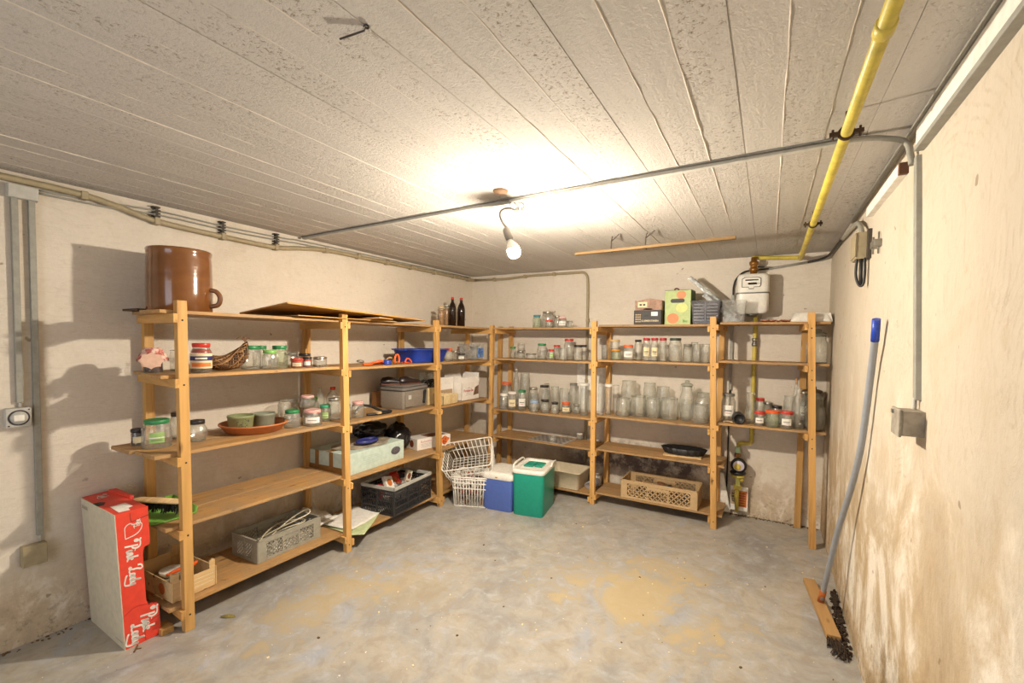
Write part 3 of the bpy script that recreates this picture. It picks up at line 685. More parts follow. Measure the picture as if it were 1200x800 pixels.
 ('jar', -1.108, 4.052, 1.34, 0.051, 0.14, 'orange', 'white', None, 'jar with orange lid and white label on second back shelf', 'B2', 'jar'),
 ('jar', -1.05, 4.172, 1.34, 0.034, 0.189, 'dark', None, None, 'slim tall jar with dark lid left of the red-lidded row', 'B2', 'jar'),
 ('jar', -0.951, 4.072, 1.34, 0.034, 0.204, 'crimson', 'tanpaper', None, 'crimson-lidded jar, left of the row of three', 'B2', 'jar'),
 ('jar', -0.88, 4.072, 1.34, 0.034, 0.205, 'crimson', 'tanpaper', None, 'crimson-lidded jar, middle of the row of three', 'B2', 'jar'),
 ('jar', -0.808, 4.072, 1.34, 0.034, 0.205, 'crimson', None, None, 'crimson-lidded jar, right of the row of three', 'B2', 'jar'),
 ('jar', -0.704, 4.072, 1.34, 0.056, 0.206, 'darkgreen', None, None, 'wide jar with dark green lid right of crimson-lidded row', 'B2', 'jar'),
 ('jar', -0.602, 4.072, 1.34, 0.038, 0.156, 'grey', None, None, 'grey-lidded jar right of the wide dark green lid', 'B2', 'jar'),
 ('open', -0.529, 4.072, 1.34, 0.031, 0.157, None, None, None, 'open jar, second from right end of second shelf middle bay', 'B2', 'jar'),
 ('open', -0.461, 4.072, 1.34, 0.034, 0.158, None, None, None, 'open jar touching the second back post from right', 'B2', 'jar'),
 ('open', -0.574, 4.268, 1.34, 0.032, 0.172, None, None, None, 'open jar in back row between two front open jars', 'B2', 'jar'),
 ('tumbler', -1.325, 3.968, 0.827, 0.03, 0.296, None, None, None, 'tall ribbed glass, leftmost of three right of middle post', 'B3', 'glass'),
 ('tumbler', -1.286, 4.058, 0.827, 0.034, 0.283, 'white', None, None, 'tall ribbed glass with white rim, middle of three', 'B3', 'glass'),
 ('tumbler', -1.242, 4.143, 0.827, 0.03, 0.271, None, None, None, 'tall ribbed glass, rightmost of three right of middle post', 'B3', 'glass'),
 ('open', -1.148, 4.071, 0.827, 0.064, 0.164, None, None, None, 'leftmost wide jar of the front row in middle bay', 'B3', 'jar'),
 ('open', -1.142, 4.23, 0.827, 0.07, 0.31, None, None, None, 'jar standing upright in back row above the leftmost wide jar', 'B3', 'jar'),
 ('open', -1.026, 4.134, 0.827, 0.071, 0.185, None, None, None, 'second wide jar of front row in middle bay', 'B3', 'jar'),
 ('open', -0.889, 4.12, 0.827, 0.063, 0.177, None, None, None, 'third wide jar of front row in middle bay', 'B3', 'jar'),
 ('open', -0.95, 4.242, 0.827, 0.058, 0.302, None, None, None, 'tall back-row jar left of middle in middle bay', 'B3', 'jar'),
 ('open', -0.829, 4.24, 0.827, 0.06, 0.274, None, None, None, 'back-row jar just in front of the tall middle one', 'B3', 'jar'),
 ('open', -0.748, 4.128, 0.827, 0.076, 0.187, None, None, None, 'fourth and widest jar of front row in middle bay', 'B3', 'jar'),
 ('round', -0.607, 4.134, 0.827, 0.062, 0.349, 'glasslid', None, None, 'bulbous jar with tilted glass lid in back row of middle bay', 'B3', 'jar'),
 ('open', -0.625, 4.249, 0.827, 0.051, 0.169, None, None, None, 'fifth jar of front row in middle bay', 'B3', 'jar'),
 ('open', -0.487, 4.079, 0.827, 0.067, 0.16, None, None, None, 'sixth jar of front row touching the post in middle bay', 'B3', 'jar'),
 ('round', -0.484, 4.229, 0.827, 0.071, 0.243, None, None, None, 'bulbous jar in back row at right end of middle bay', 'B3', 'jar'),
 ('bigclip', 0.316, 4.072, 1.367, 0.069, 0.254, 'glasslid', None, None, 'large apothecary jar with glass lid at right end of second shelf', 'B2', 'jar'),
 ('jar', -0.275, 4.092, 0.863, 0.054, 0.229, 'grey', 'white', None, 'jar with grey lid and white label right of second back post', 'B3', 'jar'),
 ('carafe', -0.112, 4.112, 0.863, 0.04, 0.245, None, None, None, 'clear glass carafe behind black cylinder', 'B3', 'carafe'),
 ('clipjar', -0.047, 4.203, 0.863, 0.037, 0.198, 'red', None, None, 'tall clip jar with red lid behind the small red-rimmed jars', 'B3', 'jar'),
 ('low', -0.045, 4.023, 0.863, 0.038, 0.111, 'red', 'white', None, 'small red-rimmed jar with white label, first of front row', 'B3', 'jar'),
 ('jar', 0.01, 4.259, 0.863, 0.041, 0.163, 'silver', None, None, 'silver-lidded jar in back row of right bay', 'B3', 'jar'),
 ('low', 0.043, 4.014, 0.863, 0.048, 0.127, 'orange', 'paleglass', None, 'small orange-rimmed jar, second of front row', 'B3', 'jar'),
 ('jar', 0.073, 4.199, 0.863, 0.043, 0.146, 'dark', None, None, 'dark-lidded jar behind the orange-rimmed jar', 'B3', 'jar'),
 ('low', 0.137, 4.009, 0.863, 0.044, 0.131, 'red', 'white', None, 'small red-rimmed jar with white label, last of front row', 'B3', 'jar'),
 ('open', 0.161, 4.232, 0.863, 0.043, 0.226, None, None, None, 'open tall jar behind the last small red-rimmed jar', 'B3', 'jar'),
 ('bottle', 0.2, 4.172, 0.863, 0.023, 0.377, 'cork', None, None, 'slender clear bottle with cork in right bay', 'B3', 'bottle'),
 ('bottle', 0.212, 4.06, 0.863, 0.044, 0.308, None, None, None, 'clear swing-top bottle left of the right-hand post', 'B3', 'bottle'),
 ('jar', 0.252, 4.129, 0.863, 0.032, 0.278, 'silver', 'white', None, 'white-filled jar with silver lid left of right-hand post', 'B3', 'jar'),
 ('round', 0.316, 4.007, 0.863, 0.069, 0.271, 'glasslid', None, None, 'large smoky glass jar at far right of third shelf', 'B3', 'jar'),
 ('bigclip', 0.309, 4.224, 0.863, 0.076, 0.33, 'brown', None, None, 'large lidded jar behind the smoky jar at far right', 'B3', 'jar'),
 ('tumbler', -1.828, 4.012, 0.505, 0.045, 0.058, None, None, None, 'clear glass tumbler standing on the patterned mat', 'B4', 'glass'),
 ('jar', -1.642, 4.267, 0.505, 0.033, 0.067, 'white', None, None, 'small white-lidded glass at back of fourth back shelf', 'B4', 'jar'),
]
for J in JARS:
    kind, x, y, z, r, h, lid, lab, fill, label, grp, cat = J
    if label.startswith('preserve jar with red gingham lid, upper'): z = 1.0225
    lv = {'1': 'top', '2': 'second', '3': 'third', '4': 'fourth'}[grp[1]]
    GR = 'glass jars and bottles on the %s shelf of the %s shelving' % (lv, 'left' if grp[0] == 'L' else 'back')
    if kind == 'crock':
        t = thing('stoneware_crock', label, cat, (x, y, z+.0005))
        m = MB(); m.lathe([(0, 0), (r*.97, 0), (r, .008), (r*1.01, h*.3), (r, h*.6), (r*.985, h*.84), (r*.965, h*.9), (r*.98, h*.93), (r*1.0, h*.98), (r*.98, h), (r*.93, h*.99), (r*.9, h*.9), (r*.92, h*.3), (r*.9, .02), (0, .02)], n=48)
        m.build('crock_body', STONE, t, center=False)
        a = math.radians(40); d = Vector((math.cos(a), math.sin(a), 0))
        m = MB(); m.tube(cr([d*(r*.97)+Vector((0, 0, .125)), d*(r+.03)+Vector((0, 0, .118)), d*(r+.05)+Vector((0, 0, .085)), d*(r+.038)+Vector((0, 0, .045)), d*(r*.97)+Vector((0, 0, .035))], 5), .0125, 10)
        m.build('handle', STONE, t, center=False); continue
    if kind == 'clothjar':
        t = make_jar('jar', x, y, z, r*.8, h*.82, None, None, 'darkjam', label, grp, cat, GR)
        m = MB(); n = 26; vs = [(0, 0, h)]; fs = []
        for i, (rr, zz) in enumerate(((.55, h*.99), (.80, h*.93), (.86, h*.82), (1.05, h*.66), (1.28, h*.50))):
            for k in range(n):
                q = rr*r*(1+(.10*math.sin(k*PI*.85*2/1.7)+.05*random.uniform(-1, 1))*(i/4)); a = 2*PI*k/n
                vs.append((q*math.cos(a), q*math.sin(a), zz+(.012*math.sin(k*2.4) if i > 2 else 0)))
        fs += [(0, 1+k, 1+(k+1) % n) for k in range(n)]
        for i in range(4): fs += [(1+i*n+k, 1+(i+1)*n+k, 1+(i+1)*n+(k+1) % n, 1+i*n+(k+1) % n) for k in range(n)]
        m.add(vs, fs, True); m.build('cloth_cap', C['pink'], t, center=False)
        a = -.45 - t.rotation_euler.z
        M = Matrix.Rotation(a, 4, 'Z') @ Matrix.Translation((r*1.42, 0, h*.50)) @ Matrix.Rotation(-.35, 4, 'Y')
        m = MB(); pts = []
        for k in range(24):
            b = 2*PI*k/24; q = 1+.12*math.cos(8*b); pts.append((.048*q*math.cos(b), .040*q*math.sin(b)))
        m.prism(pts, -.001, .001, lambda u, v, w: M @ Vector((w, u, v))); m.build('paper_tag', C['pinkpaper'], t, center=False); continue
    make_jar(kind, x, y, z, r, h, lid, lab, fill, label, grp, cat, GR)

# ------------------------------------------------------------------ apple carton
def stroke(m, pts, w, fn, t=.0008, n=5):
    P = cr([(p[0], p[1], 0) for p in pts], n); L = []; R = []
    for i, p in enumerate(P):
        d = (P[min(i+1, len(P)-1)]-P[max(i-1, 0)]); d = d.normalized() if d.length else Vector((1, 0, 0))
        nn = Vector((-d.y, d.x, 0)); ww = w*(.62+.38*abs(d.y))/2; L.append(p+nn*ww); R.append(p-nn*ww)
    vs = [fn(q.x, q.y, t) for pr in zip(L, R) for q in pr]
    m.add(vs, [(2*i, 2*i+1, 2*i+3, 2*i+2) for i in range(len(P)-1)])
LET = {
 'P': (1.25, [[(.25, -.25), (.42, .8), (.62, 2.0)], [(-.75, 2.5), (-.35, 2.35), (-.25, 1.7), (-.5, 1.45), (-.62, 1.8), (-.1, 2.35), (.8, 2.3), (1.15, 1.8), (.95, 1.15), (.45, .95)]]),
 'i': (.45, [[(0, .25), (.12, .95), (.05, .2), (.2, .02), (.42, .3)], [(.2, 1.35), (.24, 1.5)]]),
 'n': (.85, [[(.05, 0), (.15, .95)], [(.1, .5), (.35, .95), (.52, .85), (.48, .2), (.6, .02), (.82, .3)]]),
 'k': (.85, [[(.05, 0), (.3, 1.9)], [(.15, .5), (.5, .95), (.6, .75), (.25, .5), (.5, .1), (.85, .05)]]),
 'L': (1.0, [[(-.35, 1.5), (-.25, 2.0), (.3, 2.25), (.62, 1.95), (.35, 1.4), (.2, .6), (-.1, .05), (-.35, .2), (-.1, .4), (.4, .05), (.95, .15)]]),
 'a': (.8, [[(.6, .85), (.25, .9), (.05, .4), (.2, .05), (.5, .3), (.65, .95), (.58, .2), (.8, .15)]]),
 'd': (.85, [[(.6, .85), (.25, .9), (.05, .4), (.2, .05), (.5, .3), (.85, 1.9), (.62, .2), (.85, .15)]]),
 'y': (.8, [[(.05, .9), (.12, .25), (.35, .05), (.55, .4), (.65, .95), (.5, -.4), (.1, -.85), (-1.2, -.6), (-1.7, -.35)]]),
}
def script(word, m, fn, size, u0, v0, ang=0, w=.36):
    x = 0; ca, sa = math.cos(ang), math.sin(ang)
    for ch in word:
        adv, ss = LET[ch]
        for s in ss: stroke(m, [(u0+size*((x+p[0])*ca-p[1]*sa), v0+size*((x+p[0])*sa+p[1]*ca)) for p in s], w*size, fn)
        x += adv+.02
RED = plain('red_printed_card', (226, 68, 48), .45, var=.04); REDD = plain('dark_red_print', (196, 44, 36), .5); CW = plain('white_card', (208, 200, 178), .7, var=.04)
BOXH, BOXD, BOXW = .665, .130, .430
ab = thing('apple_carton', 'red and white apple carton standing on end at the near end of the left shelving', 'box', (-2.825, .958, 0), math.radians(-1)); ab.rotation_euler.x = .045
m = MB(); m.box(-BOXW/2, BOXW/2, -.070, -.066, 0, BOXH); m.build('base_panel', CW, ab, bevel=.001)
prof = [(-.066, 0), (.066, 0), (.076, .03), (.076, .150), (.062, .168), (.034, .172), (.026, .20), (.026, .44), (.034, .468), (.058, .475), (.060, BOXH), (-.066, BOXH)]
for s, nm in ((1, 'side_panel'), (-1, 'side_panel')):
    m = MB(); m.prism(prof, s*BOXW/2-.004, s*BOXW/2, lambda u, v, w: (w, u, v)); side = m.build(nm, RED, ab)
m = MB(); m.box(-BOXW/2+.004, BOXW/2-.004, -.066, .058, BOXH-.005, BOXH-.0005); tp = m.build('end_panel', RED, ab)
m = MB(); m.box(-BOXW/2+.004, BOXW/2-.004, -.066, .070, .001, .005); m.build('end_panel', RED, ab)
m = MB(); m.prism([(-BOXW/2+.02, .03), (.02, .05), (.03, .062), (-BOXW/2+.03, .058)], 0, .05, lambda u, v, w: (u, v+w*.15, BOXH-.012+w*.5)); m.build('tuck_flap', RED, ab)
FX1 = BOXW/2+.0006
fside = lambda u, v, t=0: Vector((FX1+t, v, -u))   # script runs downwards: u down, v towards the open side
m = MB(); script('Pink', m, lambda a, b, t: fside(a, b, t), .0232, -.505, -.036)
m.build('brand_lettering', WHITE, ab); m = MB(); script('Lady', m, lambda a, b, t: fside(a, b, t), .0232, -.385, -.032)
m.build('brand_lettering', WHITE, ab)
m = MB(); script('Pink', m, lambda a, b, t: fside(a, b, t), .0260, -.140, .004, .0)
m.build('brand_lettering', WHITE, ab); m = MB(); script('Lady', m, lambda a, b, t: fside(a, b, t), .0265, -.100, -.041, .0)
m.build('brand_lettering', WHITE, ab)
m = MB(); hc = (-.590, -.006)
heart = [(hc[0]+.038, hc[1]-.030), (hc[0]+.030, hc[1]+.010), (hc[0]+.010, hc[1]+.032), (hc[0]-.014, hc[1]+.036), (hc[0]-.026, hc[1]+.022), (hc[0]-.020, hc[1]+.006), (hc[0]-.030, hc[1]-.010), (hc[0]-.018, hc[1]-.028), (hc[0]+.008, hc[1]-.030)]
hh = [(u+.015, v) for u, v in heart]
stroke(m, hh+[hh[0]], .0045, lambda a, b, t: fside(a, b, t)); script('L', m, lambda a, b, t: fside(a, b, t), .011, -.585, -.002, .2, .3); script('P', m, lambda a, b, t: fside(a, b, t), .013, -.600, -.006, .2, .3)
m.build('heart_emblem', WHITE, ab)
m = MB(); stroke(m, [(-.655, -.012), (-.618, -.010), (-.612, .0), (-.622, .06)], .0022, lambda a, b, t: fside(a, b, t)); m.build('crease', INK, ab)
m = MB(); stroke(m, [(-.168, -.062), (-.19, -.02), (-.18, .03), (-.165, .07)], .004, lambda a, b, t: fside(a, b, t*.5)); m.build('crease', REDD, ab)
m = MB(); stroke(m, [(-.004, .012), (-.065, .012), (-.085, .03), (-.10, .075)], .0022, lambda a, b, t: fside(a, b, t*1.6)); m.build('crease', INK, ab)
topf = lambda u, v, w=0: Vector((u, v, BOXH+.0006+w))
m = MB(); m.prism([(.07, -.040), (.19, -.045), (.20, -.005), (.165, .0), (.15, .022), (.075, .018)], -.0004, .0006, topf); m.build('white_sticker', PAPER, ab)
m = MB(); m.prism([(-.055, -.068), (.005, -.068), (.01, -.045), (-.02, -.030), (-.05, -.042)], -.0004, .0006, topf); m.build('hand_hole', BLACKR, ab)
m = MB(); script('Lady', m, lambda a, b, t: topf(a, b, t), .016, -.16, -.02, .1); m.build('brand_lettering', WHITE, ab)
m = MB()
for k in range(14): m.box(-BOXW/2+.012+k*.0055, -BOXW/2+.015+k*.0055, -.0708, -.0700, BOXH-.05, BOXH-.028-.004*(k % 3))
for k in range(9): m.box(BOXW/2-.10+k*.009, BOXW/2-.095+k*.009, -.0708, -.0700, .03, .036)
m.build('small_print', plain('faint_print', (168, 160, 146), .8), ab)

# ------------------------------------------------------------------ crates
def lattice(m, P, U, V, w, h, nu, nv, t, d):
    """diamond lattice of bars on rectangle P + U*w + V*h"""
    P, U, V = Vector(P), Vector(U), Vector(V); nrm = U.cross(V)
    cw = w/nu
    for s in (1, -1):
        k = -int(h/cw)-1
        while k <= nu+int(h/cw)+1:
            # line u = k*cw + s*v
            pts = []
            v0, v1 = 0, h; u0 = k*cw; u1 = k*cw+s*h
            ta, tb = 0, 1
            du = u1-u0
            if abs(du) > 1e-9:
                a, b = (0-u0)/du, (w-u0)/du
                if a > b: a, b = b, a
                ta, tb = max(ta, a), min(tb, b)
            if tb-ta > .02: m.bar(P+U*(u0+du*ta)+V*h*ta, P+U*(u0+du*tb)+V*h*tb, t, d, up=nrm)
            k += 1
def crate(name, label, loc, rz, lx, ly, h, mat, rim=None, style='lattice', cell=.026, bar=.005):
    """open plastic crate, origin at base centre; long side along x"""
    t = thing(name, label, 'crate', loc, rz); a, b = lx/2, ly/2; T = .004
    m = MB(); m.box(-a+T, a-T, -b+T, b-T, .002, .006)
    if style == 'lattice':
        for k in range(int(lx/.05)): m.box(-a+.02+k*.05, -a+.024+k*.05, -b, b, .0, .004)
    m.build('crate_floor', mat, t)
    sides = [((-a, -b, 0), (1, 0, 0), lx, 3), ((-a, b, 0), (1, 0, 0), lx, 3), ((-a, -b, 0), (0, 1, 0), ly, 2), ((a, -b, 0), (0, 1, 0), ly, 2)]
    for P, U, w, nb in sides:
        P = Vector(P); U = Vector(U); V = Vector((0, 0, 1)); m = MB()
        q = lambda u, v: P+U*u+V*v
        for zz, hh in ((.0+.010, .020), (h-.014, .026)) if rim is None else ((.008, .016), (h*.5, .008), (h-.03, .02)):
            m.bar(q(0, zz), q(w, zz), hh, .006 if zz < .02 else .008, up=V.cross(U) if False else Vector((0, 0, 1)).cross(U)) if False else m.bar(q(0, zz), q(w, zz), .007, hh, up=V)
        edge = .055 if style == 'lattice' else .014
        for u in (edge*.5, w-edge*.5): m.bar(q(u, .01), q(u, h-.01), edge, .006, up=V.cross(U))
        iw = w-2*edge; bw = iw/nb
        for k in range(1, nb): m.bar(q(edge+bw*k, .01), q(edge+bw*k, h-.01), .010, .009, up=V.cross(U))
        for k in range(nb):
            u0 = edge+bw*k+.004; u1 = edge+bw*(k+1)-.004
            if style == 'lattice':
                top = h-.03 if k != nb//2 or nb == 2 else h-.055
                if top < h-.04: m.bar(q(u0, (top+h-.03)/2), q(u1, (top+h-.03)/2), .005, h-.03-top, up=V)
                lattice(m, q(u0, .022), U, V, u1-u0, top-.022, max(3, round((u1-u0)/cell)), 0, bar, .005)
            else:
                m.bar(q(u0, h*.27), q(u1, h*.27), .003, .012, up=V); m.bar(q(u0, h*.74), q(u1, h*.74), .003, .012, up=V)
                n = max(4, round((u1-u0)/.022))
                for z0, z1 in ((.018, h*.25), (h*.29, h*.48), (h*.52, h*.72), (h*.76, h-.04)):
                    for i in range(n): m.bar(q(u0+(u1-u0)*(i+.15)/n, z0), q(u0+(u1-u0)*(i+.75)/n, z1), .007, .003, up=V.cross(U))
        m.build('side_wall', mat, t)
    if rim is not None:
        m = MB()
        for (x0, x1, y0, y1) in ((-a-.006, a+.006, -b-.006, -b+.006), (-a-.006, a+.006, b-.006, b+.006), (-a-.006, -a+.006, -b-.006, b+.006), (a-.006, a+.006, -b-.006, b+.006)): m.box(x0, x1, y0, y1, h-.022, h+.004)
        m.build('rim', rim, t, bevel=.002)
    else:
        m = MB(); e = .006
        for (x0, x1, y0, y1) in ((-a-e, a+e, -b-e, -b+e), (-a-e, a+e, b-e, b+e), (-a-e, -a+e, -b-e, b+e), (a-e, a+e, -b-e, b+e)): m.box(x0, x1, y0, y1, h-.005, h+.003)
        m.build('rim', mat, t, bevel=.001)
    return t
GREYC = plain('grey_crate_plastic', (156, 152, 138), .5); BEIGEC = plain('beige_crate_plastic', (190, 160, 118), .55); BLKC = plain('black_crate_plastic', (48, 47, 48), .45)
CORD = plain('cream_cable', (206, 196, 170), .5)
# grey crate on lowest left shelf: long side faces the room
crate('stacking_crate', 'grey lattice plastic crate with cables on the lowest left shelf', (-2.757, 1.745, .1365), PI/2+.03, .44, .26, .138, GREYC)
m = MB()
m.tube(cr([(-2.80, 1.62, .20), (-2.74, 1.72, .25), (-2.68, 1.80, .29), (-2.66, 1.90, .315), (-2.72, 1.935, .32), (-2.78, 1.88, .28), (-2.76, 1.76, .245), (-2.70, 1.66, .235), (-2.66, 1.60, .21)], 7), .0045, 7)
m.tube(cr([(-2.80, 1.70, .19), (-2.70, 1.76, .255), (-2.66, 1.86, .27), (-2.74, 1.90, .26), (-2.84, 1.80, .24), (-2.78, 1.66, .225), (-2.68, 1.58, .225)], 7), .0045, 7)
tag(m.build('cable', CORD), 'cream electric cable looping out of the grey lattice crate', 'cable')
m = MB(); m.box(-2.70, -2.655, 1.565, 1.61, .215, .245); m.box(-2.67, -2.645, 1.57, 1.58, .225, .23); tag(m.build('plug', WHITE, bevel=.006), 'white plug lying in near corner of the grey lattice crate', 'plug')
m = MB()
for k in range(12):
    c = Vector((-2.655+random.uniform(-.01, .004), 1.60+.026*k, .19+random.uniform(-.02, .01))); m.box(-.012, .01, -.014, .014, -.045, .035, Matrix.Translation(c) @ Euler((random.uniform(-.3, .3), 0, random.uniform(-.3, .3))).to_matrix().to_4x4())
tag(m.build('paper_scraps', PAPER), 'white paper scraps showing through the lattice of the grey crate', 'paper', kind='stuff')
m = MB()
for k in range(9):
    x, y = random.uniform(-2.85, -2.67), random.uniform(1.57, 1.92); m.tube(cr([(x, y, .15), (x+.04, y+.03, .20), (x+.02, y-.04, .215), (x-.05, y+.02, .17)], 4), .008, 6)
tag(m.build('tangled_hose', BLACKP), 'dark tangled hoses filling the grey lattice crate', 'hose', kind='stuff')
# white papers
for i, (x, y, z, w, d, rz, lb, mt) in enumerate((
    (-2.76, 2.36, .106, .30, .44, .25, 'large white sheet of paper on top of pile on lowest left shelf', PAPER),
    (-2.70, 2.26, .1045, .36, .40, .55, 'pale green-edged sheet under the white papers on lowest shelf', plain('pale_green_sheet', (196, 208, 160), .7)))):
    m = MB(); nx, ny = 10, 10; vs = []
    for j in range(ny+1):
        for q in range(nx+1):
            u, v = q/nx-.5, j/ny-.5; vs.append((u*w, v*d, .004+.030*max(0, -v-.2)*(1 if i == 0 else .4)+.003*math.sin(u*9+v*7)+(.003 if i == 0 else 0)))
    m.add(vs, [(j*(nx+1)+q, j*(nx+1)+q+1, (j+1)*(nx+1)+q+1, (j+1)*(nx+1)+q) for j in range(ny) for q in range(nx)], True)
    o = m.build('paper_sheet', mt, center=False); o.location = (x, y, z); o.rotation_euler.z = rz; tag(o, lb, 'paper')
    md = o.modifiers.new('thick', 'SOLIDIFY'); md.thickness = .002
m = MB(); n = 9; vs = []
for j in range(n):
    for q in range(n):
        u, v = q/(n-1)-.5, j/(n-1)-.5; vs.append((u*.24, v*.26, .02+.05*(.5-u)+.018*math.sin(v*12)*(.5-u)+.012*math.cos(u*14)))
m.add(vs, [(j*n+q, j*n+q+1, (j+1)*n+q+1, (j+1)*n+q) for j in range(n-1) for q in range(n-1)], True)
o = m.build('crumpled_paper', PAPER, center=False); o.location = (-2.86, 2.08, .137); o.rotation_euler.z = .2; o.modifiers.new('thick', 'SOLIDIFY').thickness = .002
tag(o, 'crumpled white paper leaning behind second post next to grey crate', 'paper')
# black folding crate
crate('folding_crate', 'black folding crate with light grey rim full of cartons on lowest left shelf', (-2.70, 2.775, .1035), PI/2+.10, .50, .33, .225, BLKC, rim=GREYPVC2, style='mesh')
def carton(x, y, z, sx, sy, sz, rot, label, mat, art=None, name='drink_carton', cat='carton'):
    t = thing(name, label, cat, (x, y, z)); t.rotation_euler = rot
    m = MB(); m.box(-sx/2, sx/2, -sy/2, sy/2, 0, sz); m.build('carton_body', mat, t, bevel=.002)
    if art:
        ellipse_plate('printed_picture', 0, sz*.6, sx*.3, sz*.22, lambda u, v, w: Vector((u, -sy/2-.001+w, v)), art, t)
        plate('printed_band', -sx*.4, sx*.4, sz*.1, sz*.25, lambda u, v, w: Vector((u, -sy/2-.001+w, v)), art, t)
    return t
ORP = plain('orange_print', (214, 120, 54), .5)
carton(-2.66, 2.66, .235, .10, .03, .14, (-.55, .25, PI/2+.1), 'white carton with orange print sticking out of black folding crate', PAPER, ORP)
carton(-2.70, 2.88, .24, .05, .04, .12, (-.2, .35, 1.2), 'pale carton with brown print near far end of black crate', CW, plain('brown_print', (120, 64, 44), .6))
carton(-2.76, 2.83, .25, .07, .05, .11, (.3, -.3, .6), 'red and yellow packet in the middle of black crate', C['red'], ORP, 'food_packet', 'packet')
carton(-2.80, 2.92, .25, .09, .03, .10, (.9, .3, 1.0), 'dark checked packet at back of black crate', BLACKP, PAPER, 'food_packet', 'packet')
carton(-2.70, 2.575, .22, .05, .05, .10, (.2, .1, .3), 'small red packet at near end of black crate', C['crimson'], None, 'food_packet', 'packet')
m = MB()
for k in range(22):
    c = Vector((random.uniform(-2.80, -2.60), random.uniform(2.60, 2.95), random.uniform(.15, .27))); M = Matrix.Translation(c) @ Euler([random.uniform(0, 3) for _ in range(3)]).to_matrix().to_4x4()
    m.m = k % 3; m.box(-.03, .03, -.02, .02, -.04, .04, M)
tag(m.build('packaging_waste', [PLASTIC_CLEAR, plain('dull_wrap', (120, 112, 104), .4), plain('mid_grey_wrap', (88, 84, 84), .35)]), 'mixed clear and grey packaging heaped in black folding crate', 'packaging', kind='stuff')
# beige crate in back unit
crate('stacking_crate', 'beige lattice plastic crate on the lowest shelf of the back shelving', (-.795, 4.105, .1095), .0, .64, .30, .158, BEIGEC, cell=.040, bar=.009)
m = MB()
for k in range(26):
    c = Vector((random.uniform(-1.02, -.56), random.uniform(4.02, 4.2), random.uniform(.14, .215))); M = Matrix.Translation(c) @ Euler((random.uniform(-.3, .3), random.uniform(-.3, .3), random.uniform(0, 3))).to_matrix().to_4x4()
    m.m = k % 3; m.box(-.04, .04, -.025, .025, -.012, .012, M)
tag(m.build('odds_and_ends', [plain('rusty_brown', (132, 88, 56), .7), plain('dull_bits', (88, 80, 84), .5), plain('pale_bits', (186, 150, 104), .6)]), 'brown and grey odds and ends heaped in the beige crate', 'clutter', kind='stuff')
# wooden fruit crate
fc = thing('fruit_crate', 'pale wooden fruit crate with corner posts under near end of left shelving', 'crate', (-2.79, 1.17, .1355), .04)
for s in (-1, 1):
    m = MB(); m.box(-.20, .20, s*.105-.0025, s*.105+.0025, .005, .105); m.build('side_slat', CRATEW, fc, bevel=.0006)
    for zz in ((.005, .105),):
        m = MB(); m.box(s*.198-.002, s*.198+.002, -.10, .10, zz[0], zz[1]); m.build('side_slat', CRATEW, fc, bevel=.0006)
    for q in (-1, 1):
        m = MB(); m.prism([(0, 0), (.028, 0), (0, .028)], 0, .145, lambda u, v, w, s=s, q=q: (s*(.195-u), q*(.102-v), w)); m.build('corner_post', CRATEW, fc)
m = MB()
for k in range(4): m.box(-.195, .195, -.10+k*.052, -.058+k*.052, 0, .005)
m.build('base_slats', CRATEW, fc)
ellipse_plate('printed_apple', .04, .055, .022, .026, lambda u, v, w: Vector((.2006+w, v*0+u-.08, v)), ORP, fc)
for k in range(3): plate('printed_line', -.06, .07, .035+k*.02, .039+k*.02, lambda u, v, w: Vector((.2006+w, u+.02, v)), C['tanpaper'], fc)
ellipse_plate('printed_apple', .1, .055, .03, .03, lambda u, v, w: Vector((u, -.1078-w, v)), ORP, fc)
m = MB(); m.tube(cr([(-2.72, 1.10, .235), (-2.70, 1.16, .25), (-2.70, 1.22, .252), (-2.73, 1.25, .245)], 6), [.007+.006*math.sin(PI*k/18) for k in range(19)], 8)
tag(m.build('screwdriver_handle', C['orange'], None), 'orange-red plastic tool handle lying in the wooden fruit crate', 'tool')
m = MB(); m.lathe([(0, 0), (.035, 0), (.05, .015), (.055, .03), (.050, .03), (.035, .006), (0, .006)], c=(-2.84, 1.17, .175), n=24); tag(m.build('bowl', WHITE), 'white bowl inside the wooden fruit crate', 'bowl')
m = MB(); m.box(-2.95, -2.64, 1.10, 1.24, .142, .17); tag(m.build('folded_cloth', plain('grey_cloth', (150, 138, 118), .9), bevel=.012), 'folded grey cloth on the bottom of the wooden fruit crate', 'cloth')
# brush and dustpan on fourth left shelf
dp = thing('dustpan', 'bright green dustpan at the near end of the fourth left shelf', 'dustpan', (-2.74, 1.10, .546), -.05)
GRN = plain('green_plastic', (124, 176, 74), .35)
m = MB(); n = 9; vs = []
for j in range(n):
    v = j/(n-1)
    for i, (u, z) in enumerate(((-.12, .055), (-.115, .012), (-.05, .003), (.05, .003), (.115, .012), (.12, .055))): vs.append((-.15+.25*v, u*(1-.15*(1-v)), z*(1.1-.3*v)+(.0)))
m.add(vs, [(j*6+i, (j+1)*6+i, (j+1)*6+i+1, j*6+i+1) for j in range(n-1) for i in range(5)], True)
m.add([(-.15, -.102, .06), (-.15, -.098, .012), (-.15, 0, .003), (-.15, .098, .012), (-.15, .102, .06)], [(0, 1, 2, 3, 4)])
o = m.build('pan', GRN, dp); md = o.modifiers.new('thick', 'SOLIDIFY'); md.thickness = .003
m = MB(); m.box(-.26, -.14, -.016, .016, .035, .05); m.build('handle', GRN, dp, bevel=.006)
hb = thing('hand_brush', 'wooden hand brush with dark bristles lying in the green dustpan', 'brush', (-2.76, 1.09, .580), .42)
